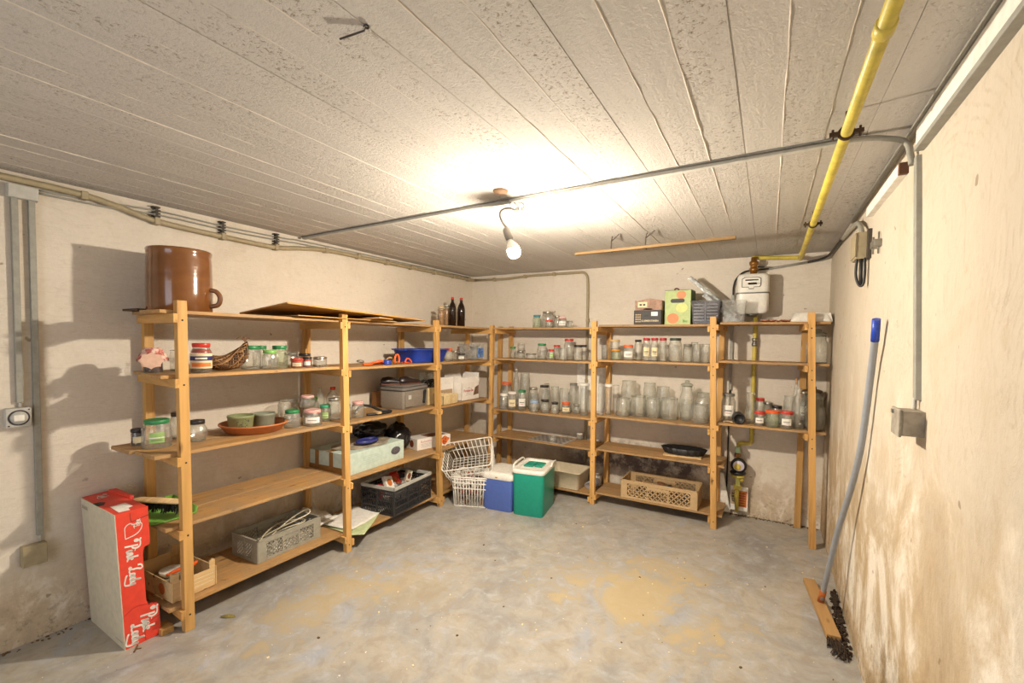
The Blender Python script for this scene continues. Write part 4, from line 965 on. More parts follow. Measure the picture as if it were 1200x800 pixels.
m = MB(); m.lathe([(0, -.16), (.012, -.158), (.03, -.12), (.035, 0), (.03, .12), (.012, .158), (0, .16)], n=16, M=Matrix.Translation((0, 0, .052)) @ Matrix.Diagonal((1, 1, .32, 1)) @ Matrix.Rotation(PI/2, 4, 'Y')); m.build('brush_back', CRATEW, hb)
m = MB()
for k in range(240):
    x, y = random.uniform(-.14, .14), random.uniform(-.024, .024); dx, dy = x*.12+random.uniform(-.01, .01), y*.9+random.uniform(-.01, .01)
    m.bar((x, y, .048), (x+dx, y+dy, .002+random.uniform(0, .006)), .0035, .0035)
o = m.build('bristles', BLACKR, hb); o['kind'] = 'stuff'

# ------------------------------------------------------------------ third left shelf: saucer and pots
TERRA = plain('terracotta', (186, 112, 62), .6, bmp=.1)
ts = thing('plant_saucer', 'wide terracotta plant saucer carrying two pots on the third left shelf', 'saucer', (-2.775, 1.602, .917))
m = MB(); m.lathe([(0, 0), (.145, 0), (.155, .004), (.180, .042), (.187, .046), (.187, .052), (.178, .052), (.150, .012), (0, .010)], n=40); m.build('dish', TERRA, ts, center=False)
m = MB(); m.lathe([(.186, .044), (.190, .046), (.190, .053), (.185, .055), (.178, .053)], n=40); m.build('rim', TERRA, ts, center=False)
def pot(x, y, z, r, h, mat, label, dots):
    t = thing('plant_pot', label, 'plant pot', (x, y, z))
    m = MB(); m.lathe([(0, 0), (r*.86, 0), (r*.89, .004), (r*.99, h-.014), (r*1.02, h-.012), (r*1.02, h), (r*.95, h), (r*.84, .01), (0, .008)], n=32); m.build('pot_body', mat, t, center=False)
    if dots:
        m = MB()
        for k in range(26):
            a = math.radians(-50)+random.uniform(0, 1.1); zz = random.uniform(.25, .9)*h; rr = r*(.89+.1*zz/h)+.0006
            Mx = Matrix.Translation((rr*math.cos(a), rr*math.sin(a), zz)) @ Matrix.Rotation(a, 4, 'Z') @ Matrix.Rotation(PI/2, 4, 'Y'); m.lathe([(0, .0004), (.003, .0004), (.0032, -.001)], n=6, M=Mx)
        m.build('perforations', plain('dark_green_dot', (78, 84, 58), .7), t)
pot(-2.80, 1.535, .9275, .072, .093, plain('sage_green_ceramic', (138, 146, 104), .5), 'sage green plant pot with punched dots, left of two in saucer', True)
pot(-2.80, 1.68, .9275, .066, .088, plain('grey_green_ceramic', (136, 140, 122), .5), 'plain grey-green plant pot, right of two in saucer', False)

# ------------------------------------------------------------------ wicker hen
WICK = plain('wicker_brown', (112, 76, 44), .7, var=.2); WICKD = plain('wicker_dark', (52, 32, 20), .8, var=.2); WICKL = plain('wicker_pale', (170, 130, 84), .7)
wh = thing('wicker_hen', 'brown wicker basket shaped like a hen beside the red sauce jar', 'basket', (-2.68, 1.39, 1.3075), PI/2-.25)
def hen(u, a):   # u 0 tail..1 breast
    x = -.13+.245*u-.02*max(0, u-.8); top = .098+.018*math.sin(PI*u)*-1+.075*max(0, (u-.45)/.55)**1.3; bot = .004+.070*(1-math.sin(PI*min(1, .10+.82*u))**.55)+.05*max(0, u-.8)*5*.6
    w = .075*math.sin(PI*min(.97, .14+.80*u))**.5; ca, sa = math.cos(a), math.sin(a)
    return Vector((x, w*ca, (top+bot)/2+(top-bot)/2*sa))
m = MB(); nu, na = 14, 14; m.add([hen(i/nu, 2*PI*k/na)*.97+Vector((0, 0, .001)) for i in range(nu+1) for k in range(na)], [(i*na+k, (i+1)*na+k, (i+1)*na+(k+1) % na, i*na+(k+1) % na) for i in range(nu) for k in range(na)], True)
m.build('basket_lining', WICKD, wh)
m = MB()
for k in range(90):
    a0 = random.uniform(0, 6.28); u0 = random.uniform(0, .5); s = random.choice((-1, 1))
    m.m = random.choice((0, 0, 1)); m.tube([hen(min(1, u0+t*.1), a0+s*t*.28)*1.02 for t in range(6)], .0024, 4)
for k in range(18):
    u = k/18; m.m = k % 2; m.tube([hen(u, 2*PI*j/12) for j in range(12)], .0022, 4, closed=True)
o = m.build('woven_twigs', [WICK, WICKL], wh)
for k in range(7):
    m = MB(); a = random.uniform(-.6, .6); m.tube(cr([(.095+.006*k/3, .02*a, .13), (.098+.01*a, .02*a, .165), (.10+.05*a, .03*a, .185+.01*random.random()), (.10+.09*a, .03*a, .183)], 4), .0022, 5); m.build('comb_twig', WICK, wh)

# ------------------------------------------------------------------ plywood sheets on the top
t = thing('fibreboard_sheet', 'large thin brown board lying tilted across the top of left shelving', 'board', (-2.7, 2.3, 1.64))
m = MB((-2.7, 2.3, 1.64)); P = [(-2.96, 1.62, 1.648), (-2.43, 1.60, 1.698), (-2.43, 2.80, 1.652), (-2.96, 2.85, 1.640)]
m.hexa(P+[(p[0], p[1], p[2]+.009) for p in P]); m.build('board_panel', SHEETW, t, bevel=.001)
m = MB(); P = [(-2.90, 1.70, 1.630), (-2.50, 1.72, 1.634), (-2.50, 2.55, 1.632), (-2.90, 2.6, 1.630)]; m.hexa(P+[(p[0], p[1], p[2]+.006) for p in P]); tag(m.build('fibreboard_sheet', SHEETW), 'thin brown board lying flat beneath the tilted board on top shelf', 'board')
m = MB(); m.box(-.12, .12, -.10, .10, 0, .012); o = m.build('folded_paper', CARD, center=False, bevel=.004); o.location = (-2.56, 2.36, 1.640); o.rotation_euler = (0, -.05, .3); tag(o, 'piece of folded brown paper under the tilted board at second post', 'paper')
m = MB(); m.box(-.07, .10, -.05, .05, 0, .012); o = m.build('wood_offcut', plain('dark_brown_offcut', (74, 52, 34), .7), center=False, bevel=.002); o.location = (-2.95, .97+.12, 1.629); tag(o, 'dark brown wood offcut behind the stoneware crock', 'offcut')

# ------------------------------------------------------------------ second left shelf middle bay
bs = thing('washing_up_basin', 'blue rectangular plastic basin on the second left shelf at third post', 'basin', (-2.735, 3.10, 1.2995), PI/2)
BLUE = plain('blue_plastic', (34, 66, 168), .35)
def rrect(a, b, r, n=5):
    out = []
    for cx, cy, s in ((a-r, b-r, 0), (-a+r, b-r, PI/2), (-a+r, -b+r, PI), (a-r, -b+r, 3*PI/2)):
        out += [(cx+r*math.cos(s+PI/2*k/n), cy+r*math.sin(s+PI/2*k/n)) for k in range(n+1)]
    return out
def loft(m, rings, cap0=True, cap1=False, smooth=True):
    n = len(rings[0]); vs = [p for R in rings for p in R]; m.add(vs, [(i*n+k, i*n+(k+1) % n, (i+1)*n+(k+1) % n, (i+1)*n+k) for i in range(len(rings)-1) for k in range(n)], smooth)
    if cap0: m.add(rings[0], [tuple(range(n))[::-1]])
    if cap1: m.add(rings[-1], [tuple(range(n))])
def R3(a, b, r, z): return [(x, y, z) for x, y in rrect(a, b, r)]
m = MB(); loft(m, [R3(.20, .12, .05, .002), R3(.222, .15, .055, .105), R3(.238, .165, .06, .108), R3(.240, .167, .06, .118), R3(.219, .147, .055, .116), R3(.196, .116, .05, .006)], False); m.add(R3(.20, .12, .05, .002), [tuple(range(24))]); m.build('basin_body', BLUE, bs, center=False)
for s in (-1, 1):
    m = MB(); m.box(s*.25-.012, s*.25+.014, -.05, .05, .104, .116); m.build('grip', BLUE, bs, bevel=.003)
# orange clutter : child-size harness, blue reel
def clutter(name, label, cat, pts, r, mat, group=None):
    m = MB(); m.tube(cr(pts, 5), r, 7); return tag(m.build(name, mat), label, cat, group)
z0 = 1.297
clutter('orange_strap', 'orange strap with loose end lying left of the small blue reel', 'strap', [(-2.62, 2.33, z0+.012), (-2.62, 2.40, z0+.010), (-2.66, 2.46, z0+.016), (-2.64, 2.53, z0+.030), (-2.68, 2.58, z0+.012), (-2.70, 2.5, z0+.01), (-2.66, 2.42, z0+.01)], .010, C['orange'])
m = MB(); m.tube(cr([(-2.61, 2.325, z0+.030), (-2.60, 2.30, z0+.045), (-2.63, 2.28, z0+.04), (-2.64, 2.31, z0+.028)], 5, True), .004, 6, closed=True); tag(m.build('metal_hook', METAL), 'small metal hook ring at the left end of orange strap', 'hook')
m = MB(); m.lathe([(0, 0), (.035, 0), (.038, .008), (.03, .02), (.035, .032), (.012, .036), (0, .036)], c=(-2.64, 2.59, z0), n=16); tag(m.build('blue_reel', BLUE), 'small blue reel between orange strap and orange clip', 'reel')
clutter('orange_clip', 'upright orange plastic loop right of the small blue reel', 'clip', [(-2.64, 2.68, z0+.009), (-2.64, 2.675, z0+.05), (-2.64, 2.70, z0+.078), (-2.64, 2.725, z0+.05), (-2.64, 2.72, z0+.009)], .009, C['orange'])
clutter('orange_ring', 'orange ring lying left of the blue basin', 'ring', [(-2.62, 2.77, z0+.006), (-2.62, 2.79, z0+.04), (-2.62, 2.82, z0+.04), (-2.62, 2.85, z0+.007), (-2.66, 2.84, z0+.007), (-2.66, 2.78, z0+.007)], .0065, C['orange'])
clutter('tan_strap', 'tan cord bundle behind the small blue reel', 'strap', [(-2.70, 2.64, z0+.009), (-2.71, 2.66, z0+.04), (-2.70, 2.69, z0+.05), (-2.70, 2.73, z0+.01), (-2.73, 2.80, z0+.009)], .008, WICKL)
# dark strap on third shelf
clutter('dark_strap', 'black strap with pale clips lying between second post and grey cooler bag', 'strap', [(-2.75, 2.36, .92), (-2.74, 2.42, .975), (-2.72, 2.50, .965), (-2.70, 2.58, .925), (-2.66, 2.64, .918), (-2.62, 2.60, .917), (-2.62, 2.48, .918), (-2.66, 2.40, .917)], .011, BLACKR)
m = MB(); m.box(-2.66, -2.60, 2.46, 2.50, .918, .936); tag(m.build('buckle', C['tan'], bevel=.004), 'pale buckle on the black strap of third left shelf', 'buckle')

# ------------------------------------------------------------------ grey cooler bag with shoes
cb = thing('cooler_bag', 'grey fabric cooler bag with black handle on the third left shelf', 'bag', (-2.775, 2.93, .9075), PI/2+.12)
GF = plain('grey_fabric', (126, 116, 104), .9, bmp=.2, scale=80); GFD = plain('dark_piping', (58, 52, 50), .8)
m = MB(); loft(m, [R3(.170, .12, .02, .002), R3(.178, .128, .025, .03), R3(.178, .128, .025, .155), R3(.174, .124, .03, .165)], True, True); m.build('bag_body', GF, cb, center=False)
m = MB(); loft(m, [R3(.180, .13, .03, .158), R3(.183, .133, .03, .17), R3(.180, .13, .03, .192), R3(.15, .10, .03, .200)], True, True); m.build('bag_lid', plain('grey_fabric_lid', (112, 106, 100), .9, bmp=.2, scale=80), cb, center=False)
for z in (.16, .19):
    m = MB(); m.tube(R3(.183, .133, .03, z), .003, 5, closed=True); m.build('piping', GFD, cb, center=False)
m = MB(); m.box(-.165, -.055, -.139, -.128, .02, .15); m.build('front_pocket', GF, cb, bevel=.004)
plate('pocket_patch', -.13, -.09, .085, .12, lambda u, v, w: Vector((u, -.1398-w, v)), GREYPVC2, cb)
m = MB(); m.tube(cr([(.10, -.13, .03), (.10, -.138, .09), (.095, -.142, .135), (.115, -.144, .145), (.12, -.138, .12), (.11, -.135, .03)], 5), .007, 6); m.build('handle_strap', BLACKR, cb)
def shoe(x, y, z, rz, label, tilt=0):
    t = thing('shoe', label, 'shoe', (x, y, z), rz, 'black shoes on the cooler bag'); t.rotation_euler = (tilt, 0, rz)
    m = MB(); rings = []
    for i, (yy, w, h) in enumerate(((-.115, .012, .035), (-.10, .030, .055), (-.05, .034, .062), (0, .032, .05), (.05, .038, .036), (.09, .036, .026), (.115, .014, .014))):
        rings.append([(w*math.cos(a), yy, .010+max(0, h*math.sin(a))) for a in [2*PI*k/14 for k in range(14)]])
    loft(m, rings, True, True); m.build('upper', plain('black_leather', (40, 30, 30), .35), t)
    m = MB(); m.prism([(-.028, -.115), (.028, -.115), (.034, -.04), (.040, .05), (.034, .10), (.0, .12), (-.034, .10), (-.040, .05), (-.034, -.04)], 0, .012, lambda u, v, w: (u, v, w)); m.build('sole', plain('brown_sole', (96, 56, 40), .6), t)
    m = MB()
    for k in range(4): m.tube([(-.02, -.01+k*.02, .056-.006*k), (0, -.005+k*.02, .064-.007*k), (.02, -.01+k*.02, .056-.006*k)], .002, 4)
    m.build('laces', GREYPVC2, t)
shoe(-2.80, 2.83, 1.1085, -.5, 'black shoe at the left on the lid of grey cooler bag')
shoe(-2.74, 2.96, 1.1085, -.15, 'black shoe at the right on the lid of grey cooler bag')
m = MB(); m.box(-.09, .02, -.05, .05, 0, .13); o = m.build('brown_box', plain('dark_cardboard', (126, 86, 46), .85), center=False, bevel=.002); o.location = (-2.93, 2.83, .9075); tag(o, 'narrow brown box hidden behind left side of grey cooler bag', 'box')
m = MB(); m.box(-.13, .13, -.07, .07, 0, .155); o = m.build('cardboard_box', CARDL, center=False, bevel=.003); o.location = (-2.82, 3.22, .9075-.007); tag(o, 'plain beige cardboard box behind third post carrying glasses', 'box')
m = MB()
for k in range(8):
    x, y = -2.72+random.uniform(-.06, .04), 3.20+random.uniform(-.07, .07); m.tube(cr([(x, y, 1.062), (x+.02, y+.03, 1.10), (x+.03, y-.02, 1.13), (x-.02, y-.03, 1.09)], 4), .006, 5)
tag(m.build('black_cables', BLACKR), 'tangle of black cables on the beige box behind third post', 'cables')

# ------------------------------------------------------------------ third left shelf, far bay: cartons
def openbox(name, label, x, y, z, sx, sy, sz, rz, mat, flaps=(), inner=None):
    t = thing(name, label, 'box', (x, y, z), rz); a, b, T = sx/2, sy/2, .003; m = MB()
    m.box(-a, a, -b, b, 0, T); m.box(-a, a, -b, -b+T, 0, sz); m.box(-a, a, b-T, b, 0, sz); m.box(-a, -a+T, -b, b, 0, sz); m.box(a-T, a, -b, b, 0, sz); m.build('box_body', mat, t)
    for s, ang, ln in flaps:
        m = MB(); d = {'-x': ((-a, 0), (-1, 0), b), '+x': ((a, 0), (1, 0), b), '-y': ((0, -b), (0, -1), a), '+y': ((0, b), (0, 1), a)}[s]
        (px, py), (nx, ny), hw = d; tx, ty = -ny, nx; ca, sa = math.cos(ang)*ln, math.sin(ang)*ln
        P = [(px-tx*hw, py-ty*hw, sz), (px+tx*hw, py+ty*hw, sz), (px+tx*hw*.9+nx*ca, py+ty*hw*.9+ny*ca, sz+sa), (px-tx*hw*.9+nx*ca, py-ty*hw*.9+ny*ca, sz+sa)]
        m.hexa(P+[(p[0]-nx*sa/ln*T, p[1]-ny*sa/ln*T, p[2]+T*.7) for p in P]); m.build('flap', mat, t)
    return t
WB = plain('white_glossy_card', (232, 226, 218), .4, var=.03)
t = openbox('fondue_set_box', 'white carton printed with a fondue set picture, flaps open', -2.715, 3.70, .9005, .22, .30, .175, 0, WB, (('+y', 1.45, .09), ('-y', 1.5, .06), ('-x', 1.4, .08), ('+x', 1.9, .05)))
fx = lambda u, v, w=0: Vector((.1108+w, u, v))
text('Fondue-Set', .036, lambda u, v: fx(u-.035, v+.095), REDINK, t, bold=.0008); text('Original', .014, lambda u, v: fx(u-.035, v+.122), INK, t)
for k in range(4): plate('printed_line', -.09+.01*k, .02-.01*k, .048+.010*k, .050+.010*k, lambda u, v, w: fx(u, v, w*.4), plain('grey_print', (168, 160, 150), .8), t, .0006)
m = MB(); m.prism([(.045, .04), (.14, .05), (.14, .14), (.075, .12)], 0, .0006, lambda u, v, w: fx(u, v, w)); m.build('printed_photo', plain('brown_photo', (120, 92, 70), .5, var=.35, scale=60), t)
t = openbox('white_carton', 'plain white carton with raised flap left of the fondue set box', -2.80, 3.43, .9005, .20, .22, .17, 0, WB, (('+x', 1.45, .07), ('-y', 1.6, .08), ('+y', 1.3, .05)))
plate('printed_panel', -.09, .09, .02, .12, lambda u, v, w: Vector((.1008+w*.4, u, v)), plain('brown_frame_print', (176, 150, 120), .7), t, .0006)
t = openbox('cardboard_tray', 'small beige open cardboard box in front of the white carton', -2.635, 3.33, .9005, .13, .22, .085, .0, CARDL, (('-y', 2.2, .03), ('+x', 2.4, .02)))
plate('tape', -.015, .025, .0, .085, lambda u, v, w: Vector((.0655+w*.4, u, v)), C['tan'], t, .0006)
# clear plastic box with blue label on the second shelf
t = thing('clear_storage_box', 'clear plastic box with a blue and white label on second left shelf near corner', 'box', (-2.70, 3.845+.0, 1.2995))
m = MB(); loft(m, [R3(.10, .075, .02, .001), R3(.11, .085, .02, .15)], True, True); m.build('box_body', PLASTIC_CLEAR, t, center=False)
m = MB(); loft(m, [R3(.113, .088, .02, .15), R3(.113, .088, .02, .165)], True, True); m.build('box_lid', PLASTIC_CLEAR, t, center=False)
plate('blue_label', -.05, .06, .03, .12, lambda u, v, w: Vector((.109+w, u, v)), plain('blue_white_print', (96, 136, 200), .5, var=.4, scale=40), t)

# ------------------------------------------------------------------ fourth left shelf: parcel, bags, bread box
pc = thing('parcel_box', 'large flat pale blue carton taped with brown tape on the fourth left shelf', 'box', (-2.81, 2.46, .5065), PI/2+.05)
PB_ = plain('pale_blue_card', (190, 206, 196), .8, var=.05); TAPE = plain('brown_tape', (146, 106, 58), .35)
m = MB(); m.box(-.30, .30, -.20, .20, 0, .155); m.build('box_body', PB_, pc, bevel=.003)
m = MB(); m.box(-.3015, -.298, -.2012, .2012, 0, .05); m.box(-.3015, -.298, -.05, -.01, .05, .155); m.box(-.3015, -.298, .10, .14, .05, .155); m.box(-.33+.03, .28, -.02, .03, .154, .1562)
m.build('packing_tape', TAPE, pc)
ellipse_plate('printed_picture', .20, .085, .055, .032, lambda u, v, w: Vector((u, -.2008-w*.4, v)), plain('grey_picture', (92, 86, 92), .6, var=.3, scale=60), pc)
for k in range(5): plate('printed_line', -.16, .08-.02*k, .05+.014*k, .052+.014*k, lambda u, v, w: Vector((u, -.2008-w*.4, v)), plain('pale_print', (160, 178, 172), .8), pc)
m = MB(); n = 12; vs = [(.17*math.cos(a)*(1+.1*math.sin(5*a)), .26*math.sin(a)*(1+.08*math.cos(4*a)), .004*math.sin(3*a)) for a in [2*PI*k/28 for k in range(28)]]
m.add(vs+[(0, 0, .02)], [(28, k, (k+1) % 28) for k in range(28)], True); o = m.build('crumpled_wrap', plain('grey_brown_wrap', (168, 156, 136), .6, var=.25, scale=18), center=False); o.location = (-2.80, 2.48, .667); tag(o, 'grey-brown wrapping paper spread on top of pale blue carton', 'paper')
m = MB(); m.tube([(.05*math.cos(a), .09*math.sin(a), 0) for a in [2*PI*k/24 for k in range(24)]], .013, 8, closed=True); m.lathe([(0, .001), (.05, .001), (.055, -.004)], n=24, M=Matrix.Diagonal((.9, 1.7, 1, 1))); o = m.build('blue_tray', plain('deep_blue_plastic', (44, 52, 120), .35), center=False); o.location = (-2.72, 2.46, .70); tag(o, 'oval blue plastic tray on top of the pale blue carton', 'tray')
BAG = plain('black_bin_bag', (22, 21, 23), .25, bmp=.6, scale=14)
for i, (x, y, z, sx, sy, sz, lb) in enumerate(((-2.90, 2.66, .665, .10, .15, .135, 'black plastic bag bulging behind the pale blue carton'), (-2.86, 2.93, .507, .11, .12, .23, 'black plastic bag standing right of the pale blue carton'), (-2.92, 2.99, .507, .07, .09, .24, 'tall black plastic bag against rear post of third frame'))):
    bm = bmesh.new(); bmesh.ops.create_icosphere(bm, subdivisions=4, radius=1)
    for v in bm.verts:
        d = 1+.22*noise.noise(v.co*2.2+Vector((i*7, 0, 0)))+.10*abs(noise.noise(v.co*6+Vector((i*3, 5, 0)))); v.co = Vector((v.co.x*sx*d, v.co.y*sy*d, max(-.98, v.co.z*d)*sz*.5+sz*.5))
    for f in bm.faces: f.smooth = True
    me = bpy.data.meshes.new('bin_bag'); bm.to_mesh(me); bm.free(); me.materials.append(BAG)
    o = bpy.data.objects.new('bin_bag', me); COL.objects.link(o); o.location = (x, y, z); tag(o, lb, 'bag', 'black plastic bags on the fourth left shelf')
bb = thing('bread_box', 'long white and red cardboard box with window, behind the third post', 'box', (-2.735, 3.215, .5065), PI/2-.22)
m = MB(); m.box(-.19, .19, -.085, .085, 0, .10); m.build('box_body', WB, bb, bevel=.002)
m = MB(); m.box(-.05, .15, -.06, .06, .0995, .1015); m.build('window', plain('brown_window', (110, 64, 40), .4, var=.3), bb)
fy = lambda u, v, w=0: Vector((u, -.0856-w, v))
text('Kuchenbrot', .026, lambda u, v: fy(u-.09, v+.072), REDINK, bb)
for k in range(4): plate('printed_line', -.15, -.04, .02+.010*k, .0225+.010*k, lambda u, v, w: fy(u, v, w*.4), plain('grey_print', (168, 160, 150), .8), bb)
m = MB(); m.prism([(.08+.05*math.cos(a)*(1+.25*math.sin(3*a)), .05+.036*math.sin(a)*(1+.2*math.cos(4*a))) for a in [2*PI*k/20 for k in range(20)]], 0, .0006, lambda u, v, w: fy(u+.04, v, w)); m.build('printed_photo', plain('orange_black_print', (206, 104, 48), .5, var=.5, scale=50), bb)
ellipse_plate('end_window', 0, .05, .030, .033, lambda u, v, w: Vector((-.1906-w*.4, u, v)), plain('brown_window2', (130, 62, 34), .4), bb)

# ------------------------------------------------------------------ floor group: wire baskets and cool boxes
WIRE = plain('white_coated_wire', (236, 232, 222), .35)
wb = thing('wire_basket', 'white wire basket standing on the floor beside the blue cool box', 'basket', (-2.33, 3.385, .0), .38)
def wires(m, a, b, h, n1, n2, r, lean=.9, rings=(.5,)):
    top = rrect(a, b, .03, 4); bot = rrect(a*lean, b*lean, .02, 4)
    m.tube([(x, y, h) for x, y in top], r*1.5, 6, closed=True)
    for q in rings: m.tube([(x*(1-q)+X*q, y*(1-q)+Y*q, h*q+.004*(1-q)) for (x, y), (X, Y) in zip(bot, top)], r*1.2, 5, closed=True)
    m.tube([(x, y, .006) for x, y in bot], r, 5, closed=True)
    for k in range(n1):
        u = -1+2*(k+.5)/n1
        m.tube([(a*u*.93, -b, h), (a*lean*u*.93, -b*lean, .006), (a*lean*u*.93, b*lean, .006), (a*u*.93, b, h)], r, 4)
    for k in range(n2):
        u = -1+2*(k+.5)/n2
        m.tube([(-a, b*u*.93, h), (-a*lean, b*lean*u*.93, .006), (a*lean, b*lean*u*.93, .006), (a, b*u*.93, h)], r, 4)
m = MB(); wires(m, .175, .15, .27, 12, 11, .0048, .90, (.62, .80, .93)); m.build('wire_frame', WIRE, wb, center=False)
wb2 = thing('wire_basket', 'white wire basket standing tilted on its side in the lower basket', 'basket', (-2.375, 3.43, .29), .38); wb2.rotation_euler = (.62, -.18, .42)
m = MB(); wires(m, .225, .165, .22, 10, 8, .0038, .9, (.55,)); m.build('wire_frame', WIRE, wb2, center=False)
m = MB()
for k in range(60):
    x, y = random.uniform(-.13, .13), random.uniform(-.11, .11); c = Vector((x, y, .03+.035*(k % 6)+random.uniform(0, .02))); M = Matrix.Translation(c) @ Euler([random.uniform(0, 3) for _ in range(3)]).to_matrix().to_4x4()
    m.m = k % 3; m.box(-.022, .022, -.018, .018, -.006, .006, M)
o = m.build('bottle_tops', [plain('brown_bits', (124, 84, 62), .5), PAPER, plain('rose_bits', (190, 120, 104), .5)], center=False); o.location = (-2.33, 3.385, .0); o.rotation_euler.z = .38
tag(o, 'heap of small brown, pink and white bits inside the wire basket', 'clutter', kind='stuff')
def coolbox(name, label, loc, rz, a, b, h, mat, lidh):
    t = thing(name, label, 'cool box', loc, rz); m = MB()
    loft(m, [R3(a*.93, b*.93, .03, .0), R3(a*.95, b*.95, .035, .008), R3(a, b, .04, h-lidh), ], True, True); m.build('tub', mat, t, center=False, bevel=0); return t
CBB = plain('cobalt_cool_box', (82, 108, 184), .4, var=.03); CBG = plain('teal_cool_box', (24, 150, 128), .35, var=.03)
t = coolbox('cool_box', 'blue cool box with white lid beside the wire basket on the floor', (-2.055, 3.475, 0), .10, .148, .17, .335, CBB, .055)
m = MB(); loft(m, [R3(.152, .174, .04, .280), R3(.155, .177, .042, .288), R3(.155, .177, .042, .318), R3(.148, .17, .04, .332), R3(.12, .14, .04, .336)], True, True); m.build('lid', WHITE, t, center=False)
m = MB(); m.tube(cr([(.150, -.10, .31), (.165, -.08, .345), (.165, .0, .355), (.165, .08, .345), (.150, .10, .31)], 4), .010, 8); m.build('handle', WHITE, t)
ellipse_plate('emblem', .0, .30, .012, .007, lambda u, v, w: Vector((u, -.1785-w, v)), C['amber'], t)
t = coolbox('cool_box', 'teal green cool box with open white top, nearest on the floor', (-1.782, 3.535, 0), .17, .142, .205, .398, CBG, .03)
m = MB(); loft(m, [R3(.147, .210, .04, .366), R3(.150, .213, .042, .372), R3(.150, .213, .042, .393), R3(.142, .205, .04, .400), R3(.110, .165, .03, .400), R3(.105, .16, .03, .386)], True, True); m.build('lid', WHITE, t, center=False)
for s in (-1, 1):
    m = MB(); m.prism([(-.06, -.10), (.06, -.10), (.075, .10), (-.045, .10)] if s < 0 else [(-.05, -.08), (.05, -.08), (.05, .10), (-.05, .10)], 0, .012, lambda u, v, w, s=s: (u*.7+s*.045, v*.75+.02, .389+w+.03*max(0, .05-abs(v)))); m.build('lid_hatch', CBG, t, bevel=.003)
m = MB(); m.tube(cr([(-.148, -.15, .385), (-.15, -.12, .418), (-.148, .0, .425), (-.15, .12, .418), (-.148, .15, .385)], 5), .009, 8); m.build('handle', WHITE, t)
m = MB(); m.tube(cr([(.148, .02, .385), (.15, .05, .412), (.15, .15, .412), (.148, .18, .385)], 5), .009, 8); m.build('handle', WHITE, t)

# ------------------------------------------------------------------ back shelving, lower: mat, storage box, wire tangle
m = MB(); nx, ny = 9, 6
t = thing('patterned_mat', 'grey and white wave-patterned mat on the fourth back shelf', 'mat', (-1.88, 4.11, .506), -.08)
m.box(-.20, .20, -.14, .14, 0, .003); m.build('mat_base', plain('mat_cream', (176, 166, 154), .8), t)
m = MB()
for j in range(7):
    for k in range(8):
        u, v = -.175+.048*k+(.024 if j % 2 else 0), -.115+.038*j
        if abs(u) < .185: m.prism([(-.024, -.006), (-.004, .013), (.024, .006), (.004, -.012)], 0, .0012, lambda a, b, w, u=u, v=v: (u+a, v+b, .003+w))
m.build('wave_print', plain('mat_grey', (74, 68, 68), .8), t)
t = thing('storage_tub', 'translucent cream plastic tub right of the teal cool box', 'box', (-1.70, 4.10, .0815), 0)
TUB = plain('milky_plastic', (206, 192, 164), .4, var=.04)
m = MB(); loft(m, [R3(.165, .135, .03, .002), R3(.185, .155, .035, .16), R3(.195, .165, .035, .162), R3(.195, .165, .035, .172), R3(.182, .152, .035, .170), R3(.160, .130, .03, .005)], False); m.add(R3(.165, .135, .03, .002), [tuple(range(24))]); m.build('tub_body', TUB, t, center=False)
m = MB()
for k in range(7): m.tube([(-1.455+.045*math.cos(a)+.004*k, 4.07+.02*k, .118+.030*math.sin(a)+.002*k) for a in [2*PI*j/14 for j in range(14)]], .004, 5, closed=True)
tag(m.build('coiled_cord', plain('blue_white_cord', (176, 180, 190), .5)), 'small coil of pale cord beside the cream tub', 'cord')
m = MB(); m.box(-1.45, -1.405, 4.22, 4.27, .082, .18); tag(m.build('paper_card', PAPER), 'white card standing behind pale cord coil', 'card')
# black oven dish with handle on fourth shelf, middle bay
t = thing('fluted_tray', 'black fluted oval tray lying on a pale board on fourth back shelf', 'tray', (-.62, 4.14, .517), .06)
m = MB(); m.box(-.16, .15, -.10, .08, 0, .012); m.build('pale_board', CRATEW, t, bevel=.002)
m = MB(); n = 56; rings = []
for (s, z) in ((.84, .014), (1.0, .068), (.97, .070), (.80, .034), (0.02, .030)): rings.append([((.185*s)*math.cos(a)*(1+(.05*math.cos(18*a) if s > .8 else 0)), (.10*s)*math.sin(a)*(1+(.05*math.cos(18*a) if s > .8 else 0)), z) for a in [2*PI*k/n for k in range(n)]])
loft(m, rings, True, True); m.build('tray_body', BLACKP, t)

# ------------------------------------------------------------------ on top of the back shelving
zt = 1.6605
t = thing('fruit_carton', 'black printed fruit carton on top of the middle bay of back shelving', 'box', (-.925, 4.11, zt), .0)
BC = plain('black_card', (52, 48, 46), .6)
m = MB(); m.box(-.118, .118, -.14, .14, 0, .003); m.box(-.118, .118, -.14, -.136, 0, .125); m.box(-.118, .118, .136, .14, 0, .125); m.box(-.118, -.114, -.14, .14, 0, .125); m.box(.114, .118, -.14, .14, 0, .125); m.build('box_body', BC, t)
ff = lambda u, v, w=0: Vector((u, -.1408-w, v))
text('CLEMENTINEN', .022, lambda u, v: ff(u+.02, v+.032), C['tanpaper'], t, bold=.0004)
plate('label', .03, .085, .075, .11, lambda u, v, w: ff(u, v, w*.4), PAPER, t); plate('hand_hole', -.03, .01, .068, .085, lambda u, v, w: ff(u, v, w*.4), BLACKR, t)
m = MB()
for j in range(4):
    for k in range(3): m.prism([(0, 0), (.008, .006), (0, .014), (-.008, .006)], 0, .0006, lambda u, v, w, j=j, k=k: ff(-.098+.017*k+u, .02+.020*j+v, w))
m.build('printed_motif', C['tan'], t)
t = thing('fruit_carton', 'brown flattened carton with white label stacked on the black carton', 'box', (-.925, 4.11, zt+.1255), .02)
BRC = plain('dusty_brown_card', (166, 134, 116), .8, var=.15)
